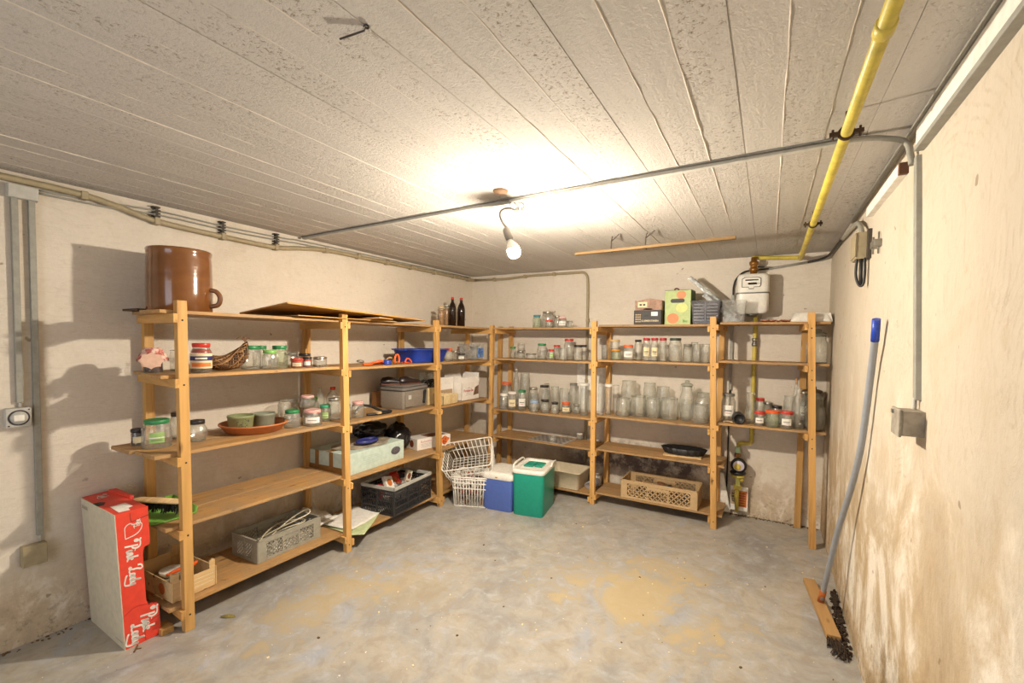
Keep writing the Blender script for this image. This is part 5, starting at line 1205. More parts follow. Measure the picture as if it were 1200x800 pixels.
m = MB(); m.box(-.115, .115, -.135, .135, 0, .003); m.prism([(-.115, 0), (-.05, .0), (-.03, .018), (.03, .014), (.05, 0), (.115, .0), (.112, .085), (.02, .100), (-.02, .098), (-.11, .078)], 0, .004, lambda u, v, w: (u, -.135+w, v)); m.box(-.115, .115, .131, .135, 0, .09); m.box(-.115, -.111, -.13, .13, 0, .085); m.box(.111, .115, -.13, .13, 0, .085); m.box(-.10, .10, -.12, .12, .06, .066)
m.build('box_body', BRC, t); plate('label', -.09, -.01, .025, .072, lambda u, v, w: Vector((u, -.1358-w, v)), C['tanpaper'], t)
for k in range(2): plate('label_mark', -.075+.03*k, -.055+.03*k, .04, .055, lambda u, v, w: Vector((u, -.137-w*.4, v)), INK, t)
t = thing('juice_carton', 'green carton printed with oranges and apple, on top of back shelving', 'box', (-.685, 4.125, zt), -.06)
GC = plain('green_card', (166, 182, 112), .5, var=.06)
m = MB(); m.box(-.108, .108, -.09, .09, 0, .295); m.build('box_body', GC, t, bevel=.002)
m = MB(); m.box(.106, .1092, -.0885, .0885, .003, .29); m.build('side_panel', plain('dark_green_card', (84, 104, 50), .6), t)
m = MB(); m.box(-.108, .11, -.09, .09, .2945, .298); m.build('top_flap', BC, t)
fg = lambda u, v, w=0: Vector((u, -.0908-w, v))
ellipse_plate('printed_orange', -.035, .055, .050, .045, lambda u, v, w: fg(u, v, w*.4), ORP, t); ellipse_plate('printed_orange', .03, .255, .040, .034, lambda u, v, w: fg(u, v, w*.4), ORP, t); ellipse_plate('printed_apple', .035, .145, .048, .040, lambda u, v, w: fg(u, v, w*.4), plain('yellow_apple', (206, 200, 110), .5), t)
m = MB(); m.prism([(x, y) for x, y in rrect(.058, .017, .016)], .0004, .0014, lambda u, v, w: fg(u, v+.205, w)); m.build('hand_hole', BLACKR, t)
text('Bio', .03, lambda u, v: fg(u+.065, v+.03), plain('green_ink', (70, 140, 60), .6), t, bold=.001)
m = MB(); m.tube(cr([(-.05, .0, .298), (-.045, 0, .315), (-.03, 0, .32), (-.015, 0, .312), (-.012, 0, .298)], 5), .007, 6); m.build('carry_strap', plain('maroon_strap', (96, 40, 44), .6), t)
t = thing('slotted_basket', 'grey translucent slotted plastic basket on top of back shelving', 'basket', (-.463, 4.115, zt), .0)
m = MB()
loft(m, [R3(.098, .11, .02, .002), R3(.114, .125, .022, .188), R3(.122, .133, .024, .190), R3(.122, .133, .024, .197), R3(.110, .121, .022, .195), R3(.094, .106, .02, .006)], False); m.add(R3(.098, .11, .02, .002), [tuple(range(24))]); m.build('basket_body', PLASTIC_GREY, t, center=False)
m = MB()
for j in range(6):
    for k in range(2):
        zz = .035+.026*j; m.bar((-.09+.1*k, -.114-.075*zz, zz), (-.01+.1*k, -.114-.075*zz, zz), .003, .010)
m.bar((0, -.113, .01), (0, -.128, .185), .010, .004, up=(0, 1, 0)); m.build('slats', plain('grey_slats', (92, 92, 98), .4), t)
# clear lids propped diagonally
for i, (dx, dz, lb) in enumerate(((0, 0, 'long clear plastic cover propped diagonally above the grey basket'), (.035, -.075, 'second clear plastic cover leaning against the gas meter cable'))):
    t = thing('plastic_cover', lb, 'lid', (-.235+dx, 4.19-.05*i, zt+.03+dz+.055)); t.rotation_euler = (.1, PI+math.radians(46), 0) if False else (0, math.radians(42), 0)
    m = MB(); L = .50-.12*i; m.box(-L, 0, -.07, .07, 0, .003)
    for (x0, x1, y0, y1) in ((-L, 0, -.07, -.066), (-L, 0, .066, .07), (-L, -L+.004, -.07, .07), (-.004, 0, -.07, .07)): m.box(x0, x1, y0, y1, -.03, .003)
    m.box(-L+.04, -.04, -.05, .05, .003, .010); m.build('cover_shell', PLASTIC_CLEAR, t, center=False)
    m = MB(); m.tube([(-L, -.07, .003), (0, -.07, .003), (0, .07, .003), (-L, .07, .003)], .0025, 5, closed=True); m.build('cover_edge', GLASS_EDGE, t, center=False)
t = thing('clear_storage_box', 'clear plastic box standing between grey basket and gas meter', 'box', (-.255, 4.09, 1.6755+.0), .0)
m = MB(); loft(m, [R3(.078, .09, .015, .001), R3(.085, .10, .018, .17), R3(.09, .105, .02, .172), R3(.09, .105, .02, .18)], True, False); m.build('box_body', PLASTIC_CLEAR, t, center=False)
# flat dark sheet, pink cloths, white tray
m = MB(); m.box(-.30, -.11, 4.0, 4.25, 1.6755, 1.6795); tag(m.build('dark_mat', plain('dark_sheet', (52, 38, 30), .7)), 'thin dark mat under the gas meter on top shelf', 'mat')
m = MB(); n = 14; vs = []
for j in range(6):
    for k in range(n): vs.append((-.06+.22*k/(n-1), 4.01+.04*j, 1.677+.014*(1+noise.noise(Vector((k*.7, j*.6, 3))))+(.006 if k % 3 == 0 else 0)))
m.add(vs, [(j*n+k, j*n+k+1, (j+1)*n+k+1, (j+1)*n+k) for j in range(5) for k in range(n-1)], True); o = m.build('cloth', plain('pink_brown_cloth', (176, 120, 96), .9, var=.4, scale=50)); o.modifiers.new('thick', 'SOLIDIFY').thickness = .006; tag(o, 'crumpled pink and brown cloth strip between gas meter and white tray', 'cloth')
t = thing('white_tray', 'upturned white plastic tray at right end on top of back shelving', 'tray', (.265, 4.10, 1.6755), 0)
m = MB(); loft(m, [R3(.13, .12, .02, .002), R3(.105, .10, .02, .068), R3(.06, .06, .02, .072)], False, True); m.build('tray_body', WHITE, t, center=False)
m = MB(); m.prism([(.105, -.01), (.135, .0), (.12, .065), (.10, .065)], -.1, .12, lambda u, v, w: (u, w, max(.001, v))); m.build('tray_flap', WHITE, t)
# black cylinder on third shelf right bay
m = MB(); m.lathe([(0, .055), (.040, .055), (.045, .05), (.045, -.05), (.042, -.055), (.034, -.055), (.030, -.03), (0, -.03)], n=20, M=Matrix.Translation((-.195, 4.02, .863+.0455)) @ Matrix.Rotation(.15, 4, 'Z') @ Matrix.Rotation(-PI/2, 4, 'X')); tag(m.build('black_tube', BLACKP), 'short black tube lying on its side beside second back post', 'tube')
m = MB(); m.tube(cr([(-.30, 4.0, .869), (-.27, 4.02, .872), (-.25, 4.0, .874), (-.23, 3.99, .869)], 4), .006, 6); tag(m.build('twig', C['tan']), 'small tan twig before the black tube on third shelf', 'twig')
m = MB(); m.box(-1.72, -1.41, YD-.020, YD-.012, .80, 1.285); tag(m.build('white_board', PAPER), 'thin white panel standing against back wall behind third-shelf jars', 'panel')

# ------------------------------------------------------------------ gas meter and pipes on the back wall
gm = thing('gas_meter', 'white gas meter with grey seam on the back wall above the right bay', 'gas meter', (-.13, 4.25, 1.755), .0)
GW = plain('white_enamel', (226, 222, 212), .3, var=.03)
m = MB(); loft(m, [R3(.095, .07, .03, .0), R3(.118, .085, .04, .02), R3(.118, .085, .04, .165)], True, True); m.build('lower_housing', GW, gm, center=False)
m = MB(); loft(m, [R3(.118, .085, .04, .172), R3(.118, .085, .04, .30), R3(.105, .075, .04, .325), R3(.08, .05, .03, .330)], True, True); m.build('upper_housing', GW, gm, center=False)
m = MB(); loft(m, [R3(.124, .091, .04, .163), R3(.126, .093, .04, .168), R3(.124, .091, .04, .174)], True, True); m.build('seam_band', plain('grey_band', (120, 118, 112), .4, .5), gm, center=False)
fm = lambda u, v, w=0: Vector((u, -.0862-w, v))
m = MB(); pl = [(-.070, .215), (-.02, .215), (-.018, .200), (.018, .200), (.02, .215), (.062, .215), (.070, .23), (.070, .285), (.05, .297), (-.05, .297), (-.070, .285)]
m.prism(pl, 0, .004, lambda u, v, w: fm(u-.01, v, w)); m.build('dial_frame', INK, gm)
m = MB(); m.prism([(u*.93, .252+(v-.252)*.90) for u, v in pl], .003, .006, lambda u, v, w: fm(u-.01, v, w)); m.build('dial_plate', GW, gm)
plate('maker_mark', -.055, .005, .268, .278, lambda u, v, w: fm(u, v, .007), INK, gm); plate('maker_mark', .005, .04, .268, .278, lambda u, v, w: fm(u, v, .007), REDINK, gm)
plate('counter_window', -.035, .03, .236, .252, lambda u, v, w: fm(u, v, .007), GREYPVC2, gm)
text('G4', .016, lambda u, v: fm(u+.045, v+.243, .0072), INK, gm)
m = MB(); m.lathe([(0, .0), (.026, 0), (.026, .025), (.034, .028), (.034, .05), (.026, .052), (.026, .075), (.034, .078), (.034, .105), (.022, .108), (.022, .14), (0, .14)], n=10, c=(0, 0, .330)); m.build('brass_union', RUST, gm, center=False)
m = MB(); m.lathe([(0, -.02), (.035, -.018), (.045, 0), (0, .001)], n=16); m.build('outlet_boss', METAL, gm, center=False)
m = MB(); m.tube([(.03, -.0, .39), (.075, -.02, .385)], .007, 8); m.build('valve_lever', BLACKP, gm)
m = MB(); m.tube([(-.10, -.06, -.005), (-.115, -.075, -.018), (-.09, -.085, -.02), (-.075, -.07, -.008)], .003, 6, closed=True); m.build('seal_wire', METAL, gm)
def pipe(name, pts, r, mat, label, cat='pipe', group=None, n=10, k=6, straight=False, kids=()):
    t = thing(name, label, cat, pts[0], 0, group); m = MB(pts[0]); m.tube(pts if straight else cr(pts, k), r, n); m.build('pipe_run', mat, t); return t
def bend(pts, rad, n=5):   # polyline with rounded corners
    P = [Vector(p) for p in pts]; out = [P[0]]
    for a, b, c in zip(P, P[1:], P[2:]):
        d1 = (a-b).normalized(); d2 = (c-b).normalized(); r = min(rad, (a-b).length*.45, (c-b).length*.45)
        for i in range(n+1):
            t = i/n; out.append((b+d1*r)*(1-t)**2+b*2*t*(1-t)+(b+d2*r)*t*t)
    out.append(P[-1]); return out
PXc, PZ = .194, 2.185
gpts = bend([(-.13, 4.25, 2.215), (-.13, 4.28, 2.232), (PXc+.02, 4.30, 2.215), (PXc, 4.26, PZ), (PXc, -1.4, PZ)], .03)
gp = thing('gas_pipe', 'yellow painted gas pipe running under the ceiling from the meter', 'pipe', (PXc, 4.3, PZ))
o_ = (PXc, 4.3, PZ)
m = MB(o_); m.tube(bend([(-.13, 4.25, 2.20), (-.13, 4.25, 2.225), (-.13, 4.29, 2.228), (PXc, 4.29, 2.205), (PXc, 4.24, PZ), (PXc, -1.42, PZ)], .025), .0165, 12); m.build('pipe_run', YELLOW, gp)
for yy in (1.80, 3.05, .1):
    m = MB(o_); m.tube([(PXc+.020*math.cos(a), yy, PZ+.020*math.sin(a)) for a in [2*PI*k/14 for k in range(14)]], .005, 6, closed=True)
    m.box(PXc-.045, PXc-.018, yy-.008, yy+.008, PZ-.006, PZ+.006); m.box(PXc+.018, PXc+.045, yy-.008, yy+.008, PZ-.006, PZ+.006); m.tube([(PXc, yy, PZ+.02), (PXc, yy, HC+.005)], .005, 6)
    m.tube([(PXc-.036, yy, PZ-.016), (PXc-.036, yy, PZ+.016)], .004, 6); m.tube([(PXc+.036, yy, PZ-.016), (PXc+.036, yy, PZ+.016)], .004, 6)
    m.build('pipe_clamp', plain('rusty_clamp', (72, 54, 40), .6, .4), gp)
for yy in (1.25, 4.0):
    m = MB(o_); m.lathe([(.0168, -.02), (.021, -.018), (.021, .018), (.0168, .02)], n=12, M=Matrix.Translation((PXc, yy, PZ)) @ Matrix.Rotation(PI/2, 4, 'X')); m.build('pipe_socket', YELLOW, gp)
t = thing('gas_pipe', 'yellow gas pipe running down the back wall below the meter', 'pipe', (-.105, 4.338, .64))
m = MB((-.105, 4.338, .64)); m.tube(bend([(-.105, 4.30, 1.74), (-.105, 4.338, 1.70), (-.105, 4.338, .66), (-.125, 4.338, .645), (-.20, 4.338, .645), (-.205, 4.32, .60)], .03), .0165, 12); m.build('pipe_run', YELLOW, t)
m = MB((-.105, 4.338, .64)); m.lathe([(.017, -.035), (.023, -.03), (.023, -.008), (.019, -.006), (.019, .006), (.023, .008), (.023, .03), (.017, .035)], n=12, c=(-.105, 4.338, 1.52)); m.build('pipe_socket', METAL, t)
t = thing('gas_regulator', 'gas shut-off valve with round black dial low on the back wall', 'valve', (-.195, 4.31, .28))
o_ = (-.195, 4.31, .28)
m = MB(o_); m.lathe([(.014, .56), (.022, .565), (.022, .61), (.014, .615)], c=(-.205, 4.31, 0), n=12); m.build('white_green_union', plain('pale_green_plastic', (176, 206, 170), .5), t)
m = MB(o_); m.lathe([(.012, .52), (.024, .525), (.024, .555), (.012, .56)], c=(-.205, 4.31, 0), n=6, smooth=False); m.build('brass_nut', RUST, t)
m = MB(o_); MX = Matrix.Translation((-.19, 4.25, .465)) @ Matrix.Rotation(PI/2, 4, 'X'); m.lathe([(0, -.05), (.05, -.05), (.062, -.02), (.062, .01), (.050, .02), (0, .02)], n=28, M=MX); m.build('dial_housing', BLACKP, t)
m = MB(o_); m.lathe([(0, .023), (.042, .023), (.045, .018)], n=24, M=MX); m.build('dial_face', plain('pale_lilac_face', (206, 200, 214), .4), t)
m = MB(o_); m.lathe([(0, .028), (.026, .028), (.028, .02)], n=20, M=MX @ Matrix.Translation((-.008, -.008, 0))); m.build('dial_knob', YELLOW, t)
m = MB(o_); m.lathe([(0, .385), (.058, .388), (.065, .40), (.055, .412), (0, .415)], c=(-.195, 4.27, 0), n=20); m.build('black_flange', BLACKP, t)
m = MB(o_); m.lathe([(0, .355), (.05, .36), (.055, .378), (0, .384)], c=(-.195, 4.27, 0), n=20); m.build('yellow_flange', YELLOW, t)
m = MB(o_); m.box(-.212, -.176, 4.25, 4.29, .285, .355); m.build('valve_block', plain('pale_yellow_green', (196, 200, 110), .4), t, bevel=.005)
m = MB(o_); m.box(-.225, -.165, 4.25, 4.295, .255, .29); m.build('valve_block', YELLOW, t, bevel=.006)
m = MB(o_); m.lathe([(0, -.006), (.014, -.006), (.014, .006), (0, .006)], n=14, M=Matrix.Translation((-.165, 4.245, .345)) @ Matrix.Rotation(PI/2, 4, 'X')); m.build('yellow_cap', YELLOW, t)
m = MB(o_); m.tube([(-.195, 4.275, .26), (-.20, 4.275, .20), (-.195, 4.28, .06)], [.018, .020, .014], 10); m.build('yellow_stem', YELLOW, t)
t = thing('warning_tag', 'orange and white warning card hung behind the yellow valve stem', 'sign', (-.185, 4.335, .15))
o_ = (-.185, 4.335, .15)
m = MB(o_); m.box(-.250, -.115, 4.333, 4.337, .05, .262); m.build('card', PAPER, t)
ft = lambda u, v, w=0: Vector((-.185+u, 4.3322-w, v))-Vector(o_)
plate('orange_panel', -.003, .062, .085, .225, lambda u, v, w: ft(u, v, w*.4), ORP, t); plate('grey_panel', -.062, -.010, .10, .225, lambda u, v, w: ft(u, v, w*.4), plain('tan_print', (200, 176, 140), .7), t)
text('GAS', .045, lambda u, v: ft(-v-.036, u+.163, .0015), INK, t, bold=.001)
for k in range(6): plate('printed_line', .005, .054, .095+.021*k, .101+.021*k, lambda u, v, w: ft(u, v, .0014), REDINK, t)
# small wall board behind the gas pipe
m = MB(); m.hexa([(-.36, 4.33, .02), (-.245, 4.33, .02), (-.245, 4.345, .02), (-.36, 4.345, .02), (-.36, 4.33, .36), (-.31, 4.33, .36), (-.31, 4.345, .36), (-.36, 4.345, .36)])
tag(m.build('white_offcut', PAPER), 'white sloping board offcut leaning on back wall behind second post', 'offcut')

# cable from meter to the right corner
t = thing('black_cable', 'black and grey cable looping from the meter along the back wall', 'cable', (-.285, 4.34, 1.9)); o_ = (-.285, 4.34, 1.9)
m = MB(o_); m.tube(cr([(-.285, 4.355, 1.93), (-.283, 4.355, 2.0), (-.262, 4.35, 2.07), (-.20, 4.345, 2.125), (-.10, 4.35, 2.135), (-.02, 4.355, 2.14)], 6), .007, 8); m.build('cable_run', BLACKR, t)
m = MB(o_); m.tube([(-.02, 4.355, 2.14), (.25, 4.355, 2.175)], .0095, 8); m.build('grey_sleeve', GREYPVC, t)
m = MB(o_); m.tube(cr([(.25, 4.355, 2.175), (.32, 4.34, 2.185), (.375, 4.29, 2.20), (.39, 4.1, 2.205), (.39, 3.6, 2.195)], 5), .009, 8); m.build('cable_run', BLACKR, t)
m = MB(o_); m.box(-.297, -.273, 4.352, 4.376, 1.10, 1.93); m.build('grey_sleeve', GREYPVC, t)
m = MB(o_); m.tube([(-.285, 4.36, 1.10), (-.285, 4.36, .18)], .007, 6); m.build('cable_run', BLACKR, t)

# ------------------------------------------------------------------ conduit on the back-left
t = thing('conduit', 'cream conduit along the top of back wall turning down behind the shelving', 'conduit', (-1.63, 4.35, 1.0)); o_ = (-1.63, 4.35, 1.0)
m = MB(o_); m.tube(bend([(-3.02, 4.35, 2.205), (-2.6, 4.352, 2.195), (-2.3, 4.352, 2.215), (-1.63, 4.352, 2.215), (-1.62, 4.352, 2.05), (-1.61, 4.352, .12)], .11, 8), .013, 10); m.build('pipe_run', CREAMPVC, t)
for x, z in ((-2.75, 2.20), (-2.35, 2.212), (-2.0, 2.216), (-1.615, 1.72), (-1.612, 1.1)):
    m = MB(o_); m.box(x-.014, x+.014, 4.332, 4.376, z-.018, z+.018); m.build('saddle_clip', CREAMPVC, t, bevel=.003)
# ------------------------------------------------------------------ conduits on the left wall
X = XW+.03
t = thing('conduit', 'thick beige conduit snaking along the top of left wall', 'conduit', (X, 2, 2.15)); o_ = (X, 2, 2.15)
m = MB(o_); m.tube(cr([(X, -1.3, 2.215), (X, .0, 2.215), (X, .62, 2.212), (X, .88, 2.208), (X, 1.04, 2.185), (X, 1.21, 2.150), (X, 1.565, 2.137), (X, 1.92, 2.135), (X, 2.12, 2.165), (X, 2.35, 2.190), (X, 2.8, 2.195), (X, 3.5, 2.20), (X, 4.30, 2.205), (X+.04, 4.35, 2.205)], 6), .016, 10); m.build('pipe_run', CREAMPVC, t)
for y, z in ((.90, 2.205), (1.21, 2.150), (1.565, 2.137), (1.92, 2.135), (2.33, 2.189), (2.65, 2.195), (2.98, 2.196), (3.3, 2.198), (3.65, 2.2), (3.98, 2.202), (4.25, 2.205)):
    m = MB(o_); m.box(XW, X+.021, y-.014, y+.014, z-.020, z+.020); m.build('saddle_clip', CREAMPVC, t, bevel=.004)
t = thing('cable_pair', 'two thin grey cables on spacer brackets above the beige conduit', 'cable', (XW+.02, 2, 2.2)); o_ = (XW+.02, 2, 2.2)
for dz in (.012, .034):
    m = MB(o_); m.tube(cr([(XW+.022, .74, 2.165+dz*.6), (XW+.022, 1.0, 2.162+dz), (XW+.022, 1.25, 2.178+dz), (XW+.022, 1.6, 2.172+dz), (XW+.022, 2.0, 2.18+dz), (XW+.022, 2.3, 2.19+dz), (XW+.022, 4.3, 2.21+dz*.6)], 5), .005, 6); m.build('cable_run', GREYPVC, t)
DK = plain('dark_bracket', (70, 62, 54), .6, .3)
for y in (1.215, 1.57, 1.93):
    m = MB(o_)
    for k in range(5): m.box(XW, XW+.034, y-.020, y+.014, 2.158+.017*k, 2.165+.017*k)
    m.box(XW, XW+.028, y-.006, y+.006, 2.15, 2.236); m.build('spacer_bracket', DK, t)
t = thing('junction_box', 'pale grey junction box under the ceiling at top left', 'junction box', (XW+.02, .685, 2.165)); o_ = (XW+.02, .685, 2.165)
m = MB(o_); m.box(XW, XW+.035, .635, .738, 2.128, 2.19); m.build('box_body', GREYPVC2, t, bevel=.004)
m = MB(o_); m.box(XW+.033, XW+.039, .637, .736, 2.130, 2.188); m.build('box_cover', GREYPVC2, t, bevel=.002)
for (y, z0, z1, lb) in ((.660, 1.175, 2.13, 'short grey duct from top box to the wall socket'), (.716, .52, 2.13, 'long grey duct from top box down to the low junction box')):
    t = thing('cable_duct', lb, 'duct', (XW+.01, y, z0)); m = MB((XW+.01, y, z0)); m.box(XW, XW+.024, y-.0115, y+.0115, z0, z1); m.build('duct_body', GREYPVC, t, bevel=.002)
    m = MB((XW+.01, y, z0)); m.tube([(XW+.012, y, z0+.01), (XW+.012, y, z0-.03)], .006, 6); m.build('cable_tail', GREYPVC2, t)
t = thing('wall_socket', 'grey surface-mounted wall socket with round insert on left wall', 'socket', (XW+.02, .65, 1.105)); o_ = (XW+.02, .65, 1.105)
m = MB(o_); m.box(XW, XW+.045, .608, .692, 1.062, 1.152); m.build('socket_body', GREYPVC2, t, bevel=.004)
MS = Matrix.Translation((XW+.046, .65, 1.107)) @ Matrix.Rotation(PI/2, 4, 'Y')
m = MB(o_); m.lathe([(.030, -.002), (.032, .003), (.035, .003), (.037, -.002)], n=28, M=MS); m.build('round_ring', INK, t)
m = MB(o_); m.lathe([(0, .001), (.030, .001), (.030, -.004)], n=28, M=MS); m.build('socket_insert', GREYPVC2, t)
m = MB(o_); m.box(XW+.045, XW+.050, .633, .667, 1.092, 1.120); m.build('rocker', WHITE, t, bevel=.0015)
for dy, dz in ((-.033, -.036), (.033, .036)):
    m = MB(o_); m.lathe([(0, .002), (.003, .002), (.0035, -.001)], n=8, M=Matrix.Translation((XW+.0455, .65+dy, 1.107+dz)) @ Matrix.Rotation(PI/2, 4, 'Y')); m.build('screw', SCREW, t)
t = thing('junction_box', 'cream square junction box low on the left wall', 'junction box', (XW+.02, .69, .43)); o_ = (XW+.02, .69, .43)
m = MB(o_); m.box(XW, XW+.040, .648, .735, .385, .485); m.build('box_body', CREAMPVC, t, bevel=.004); m = MB(o_); m.box(XW+.038, XW+.044, .650, .733, .387, .483); m.build('box_cover', CREAMPVC, t, bevel=.002)

# ------------------------------------------------------------------ ceiling conduit and bulb
t = thing('ceiling_conduit', 'thin white-grey conduit crossing the ceiling behind the bulb', 'conduit', (-1.4, 2.06, 2.24)); o_ = (-1.4, 2.06, 2.24)
m = MB(o_); m.hexa([(XW+.05, 2.11, HC-.022), (.20, 2.005, HC-.022), (.20, 2.03, HC-.022), (XW+.05, 2.135, HC-.022), (XW+.05, 2.11, HC+.002), (.20, 2.005, HC+.002), (.20, 2.03, HC+.002), (XW+.05, 2.135, HC+.002)]); m.build('duct_body', GREYPVC2, t, bevel=.002)
m = MB(o_); m.tube([(XW+.05, 2.106, HC-.006), (-1.8, 2.066, HC-.008), (-.5, 2.026, HC-.006), (.19, 2.002, HC-.010)], .0028, 6); m.build('cable_run', plain('dark_grey_cable', (110, 106, 98), .6), t)
m = MB(o_); m.tube(cr([(.18, 2.015, HC-.012), (.26, 2.02, HC-.013), (.33, 2.03, HC-.022), (.385, 2.02, HC-.05), (.395, 1.995, HC-.11), (.397, 1.985, HC-.14)], 5), .010, 8); m.build('cable_bend', GREYPVC, t)
m = MB(o_); m.lathe([(.0, -.012), (.035, -.010), (.04, .003)], n=14, c=(-1.19, 1.93, HC)); m.build('ceiling_patch', plain('brown_patch', (120, 90, 62), .8), t)
lb = thing('pendant_bulb', 'lit bare bulb hanging on a loose cable from the ceiling', 'lamp', (-1.2, 2.06, 2.0)); o_ = (-1.2, 2.06, 2.0)
RR = Vector((.866, .5, 0)); B0 = Vector((-1.2, 2.06, 0))
def bp(u, z): return B0+RR*u*.0046+Vector((0, 0, z))
LG = plain('lamp_grey', (140, 134, 126), .5)
m = MB(o_); m.tube(cr([bp(-17, 2.236), bp(0, 2.238), bp(6, 2.232), bp(13, 2.225), bp(14, 2.205), bp(10, 2.195)], 5), .004, 6); m.build('ceiling_wire', LG, lb)
m = MB(o_); m.tube(cr([bp(0, 2.24), bp(-2, 2.215), bp(2, 2.19), bp(7, 2.185), bp(8, 2.205), bp(4, 2.225), bp(1, 2.238)], 5), .003, 6); m.tube(cr([bp(-6, 2.20), bp(0, 2.198), bp(5, 2.192), bp(8, 2.188)], 4), .003, 5); m.build('wire_loop', LG, lb)
for u in (6, 12):
    m = MB(o_); c = bp(u, 2.195); m.box(c.x-.007, c.x+.007, c.y-.007, c.y+.007, c.z-.012, c.z+.01); m.build('terminal_block', GREYPVC2, lb, bevel=.002)
m = MB(o_); m.tube(cr([bp(2, 2.195), bp(-4, 2.20), bp(-11, 2.19), bp(-13.5, 2.165), bp(-11, 2.13), bp(-7, 2.105), bp(-5, 2.098)], 6), .0055, 8); m.build('cable_run', LG, lb)
ax = (bp(-.5, 2.02)-bp(-6.5, 2.095)).normalized(); MH = Matrix.Translation(bp(-6.5, 2.095)) @ ax.to_track_quat('Z', 'Y').to_matrix().to_4x4()
m = MB(o_); m.lathe([(0, -.004), (.012, -.002), (.019, .008), (.021, .03), (.021, .062), (.018, .064), (0, .064)], n=20, M=MH); m.build('lamp_holder', LG, lb)
def emis(name, colr, st):
    m_ = bpy.data.materials.new(name); m_.use_nodes = True; nt = m_.node_tree; nt.nodes.clear(); e = nt.nodes.new('ShaderNodeEmission'); e.inputs[0].default_value = (*colr, 1); e.inputs[1].default_value = st
    o2 = nt.nodes.new('ShaderNodeOutputMaterial'); nt.links.new(e.outputs[0], o2.inputs[0]); return m_
m = MB(o_); m.lathe([(.0, .060), (.013, .062), (.014, .072), (.022, .084), (.032, .098), (.0362, .113), (.032, .1165), (0, .1165)], n=20, M=MH); m.build('bulb_base_shade', WHITE, lb)  # opaque base added to the bulb, widened to shade the ceiling above it
m = MB(o_); m.lathe([(.031, .117), (.0338, .128), (.0338, .140), (.029, .153), (.016, .163), (0, .166)], n=14, M=MH); m.build('bulb', emis('bulb_light', (1.0, .89, .73), BULB_STRENGTH), lb)

# ------------------------------------------------------------------ wooden lath under the ceiling, nail
t = thing('hanging_lath', 'thin wooden lath hung on hooks under the ceiling near back wall', 'lath', (-.73, 3.1, 2.15)); o_ = (-.73, 3.1, 2.15)
m = MB(o_); m.bar((-1.262, 3.115, 2.148), (-.198, 3.085, 2.156), .030, .018); m.build('wooden_strip', LATH, t, bevel=.001)
for x in (-.98, -.74):
    m = MB(o_); m.tube(cr([(x, 3.10, 2.135), (x-.012, 3.115, 2.15), (x-.012, 3.115, 2.215), (x, 3.10, 2.245)], 4), .004, 6); m.tube([(x-.012, 3.115, 2.215), (x+.06, 3.05, 2.243)], .0035, 6); m.build('wire_hook', DK, t)
m = MB(); m.tube([(-.945, .765, HC-.012), (-.875, .780, HC-.006), (-.862, .775, HC+.005)], .0025, 6); m.tube([(-.862+.006*math.cos(a), .775+.006*math.sin(a), HC-.004) for a in [k*PI/4 for k in range(8)]], .0022, 5, closed=True)
tag(m.build('bent_nail', DK), 'bent nail sticking out of the ceiling concrete', 'nail')

# ------------------------------------------------------------------ right wall fittings
t = thing('cable_trunking', 'wide pale trunking along the top of the right wall', 'duct', (WR-.01, 1.0, 2.17)); o_ = (WR-.01, 1.0, 2.17)
m = MB(o_); m.box(WR-.020, WR+.004, -1.4, 1.93, 2.150, 2.212); m.build('trunking_body', WHITE, t, bevel=.002)
m = MB(o_); m.box(WR-.024, WR+.004, -1.4, 1.93, 2.134, 2.150); m.build('trunking_lip', GREYPVC, t, bevel=.002)
m = MB(o_); m.box(WR-.018, WR+.004, -1.4, 3.3, 2.222, 2.244); m.build('ceiling_duct', GREYPVC, t, bevel=.002)
t = thing('cable_trunking', 'short white trunking offcut on right wall beyond the vertical duct', 'duct', (WR-.01, 2.45, 2.15)); o_ = (WR-.01, 2.45, 2.15)
m = MB(o_); m.box(WR-.028, WR+.004, 2.12, 2.72, 2.118, 2.162); m.build('trunking_body', WHITE, t, bevel=.003)
m = MB(o_); m.box(WR-.026, WR+.004, 2.10, 2.122, 2.120, 2.160); m.build('open_end', plain('brown_end', (96, 62, 40), .7), t)
t = thing('cable_duct', 'vertical grey duct down the right wall to the square junction box', 'duct', (WR-.01, 1.9, 1.3)); o_ = (WR-.01, 1.9, 1.3)
m = MB(o_); m.hexa([(WR-.013, 1.82, 1.335), (WR+.01, 1.815, 1.335), (WR+.01, 1.865, 1.335), (WR-.013, 1.85, 1.335), (WR-.013, 1.95, 2.13), (WR+.01, 1.945, 2.13), (WR+.01, 1.995, 2.13), (WR-.013, 1.98, 2.13)]); m.build('duct_body', GREYPVC, t, bevel=.002)
m = MB(o_); m.tube([(WR-.010, 1.84, 1.34), (WR-.012, 1.83, 1.29)], .006, 6); m.build('cable_tail', GREYPVC2, t)
t = thing('junction_box', 'old grey square junction box at the foot of right wall duct', 'junction box', (WR-.03, 1.8, 1.26)); o_ = (WR-.03, 1.8, 1.26)
JM = plain('weathered_grey', (150, 142, 128), .6, var=.18, scale=24)
m = MB(o_); m.box(WR-.054, WR+.004, 1.765, 1.855, 1.228, 1.305); m.build('box_body', JM, t, bevel=.004)
m = MB(o_); m.box(WR-.061, WR-.053, 1.76, 1.86, 1.224, 1.309); m.build('box_cover', JM, t, bevel=.003)
m = MB(o_); m.box(WR-.065, WR-.060, 1.83, 1.85, 1.29, 1.302); m.build('cover_clip', METAL, t)
t = thing('telephone_box', 'small cream connection box with hanging cable loops on right wall', 'connection box', (WR-.03, 2.8, 1.95)); o_ = (WR-.03, 2.8, 1.95)
m = MB(o_); m.box(WR-.060, WR+.004, 2.74, 2.86, 1.925, 2.055); m.build('box_body', CREAMPVC, t, bevel=.004)
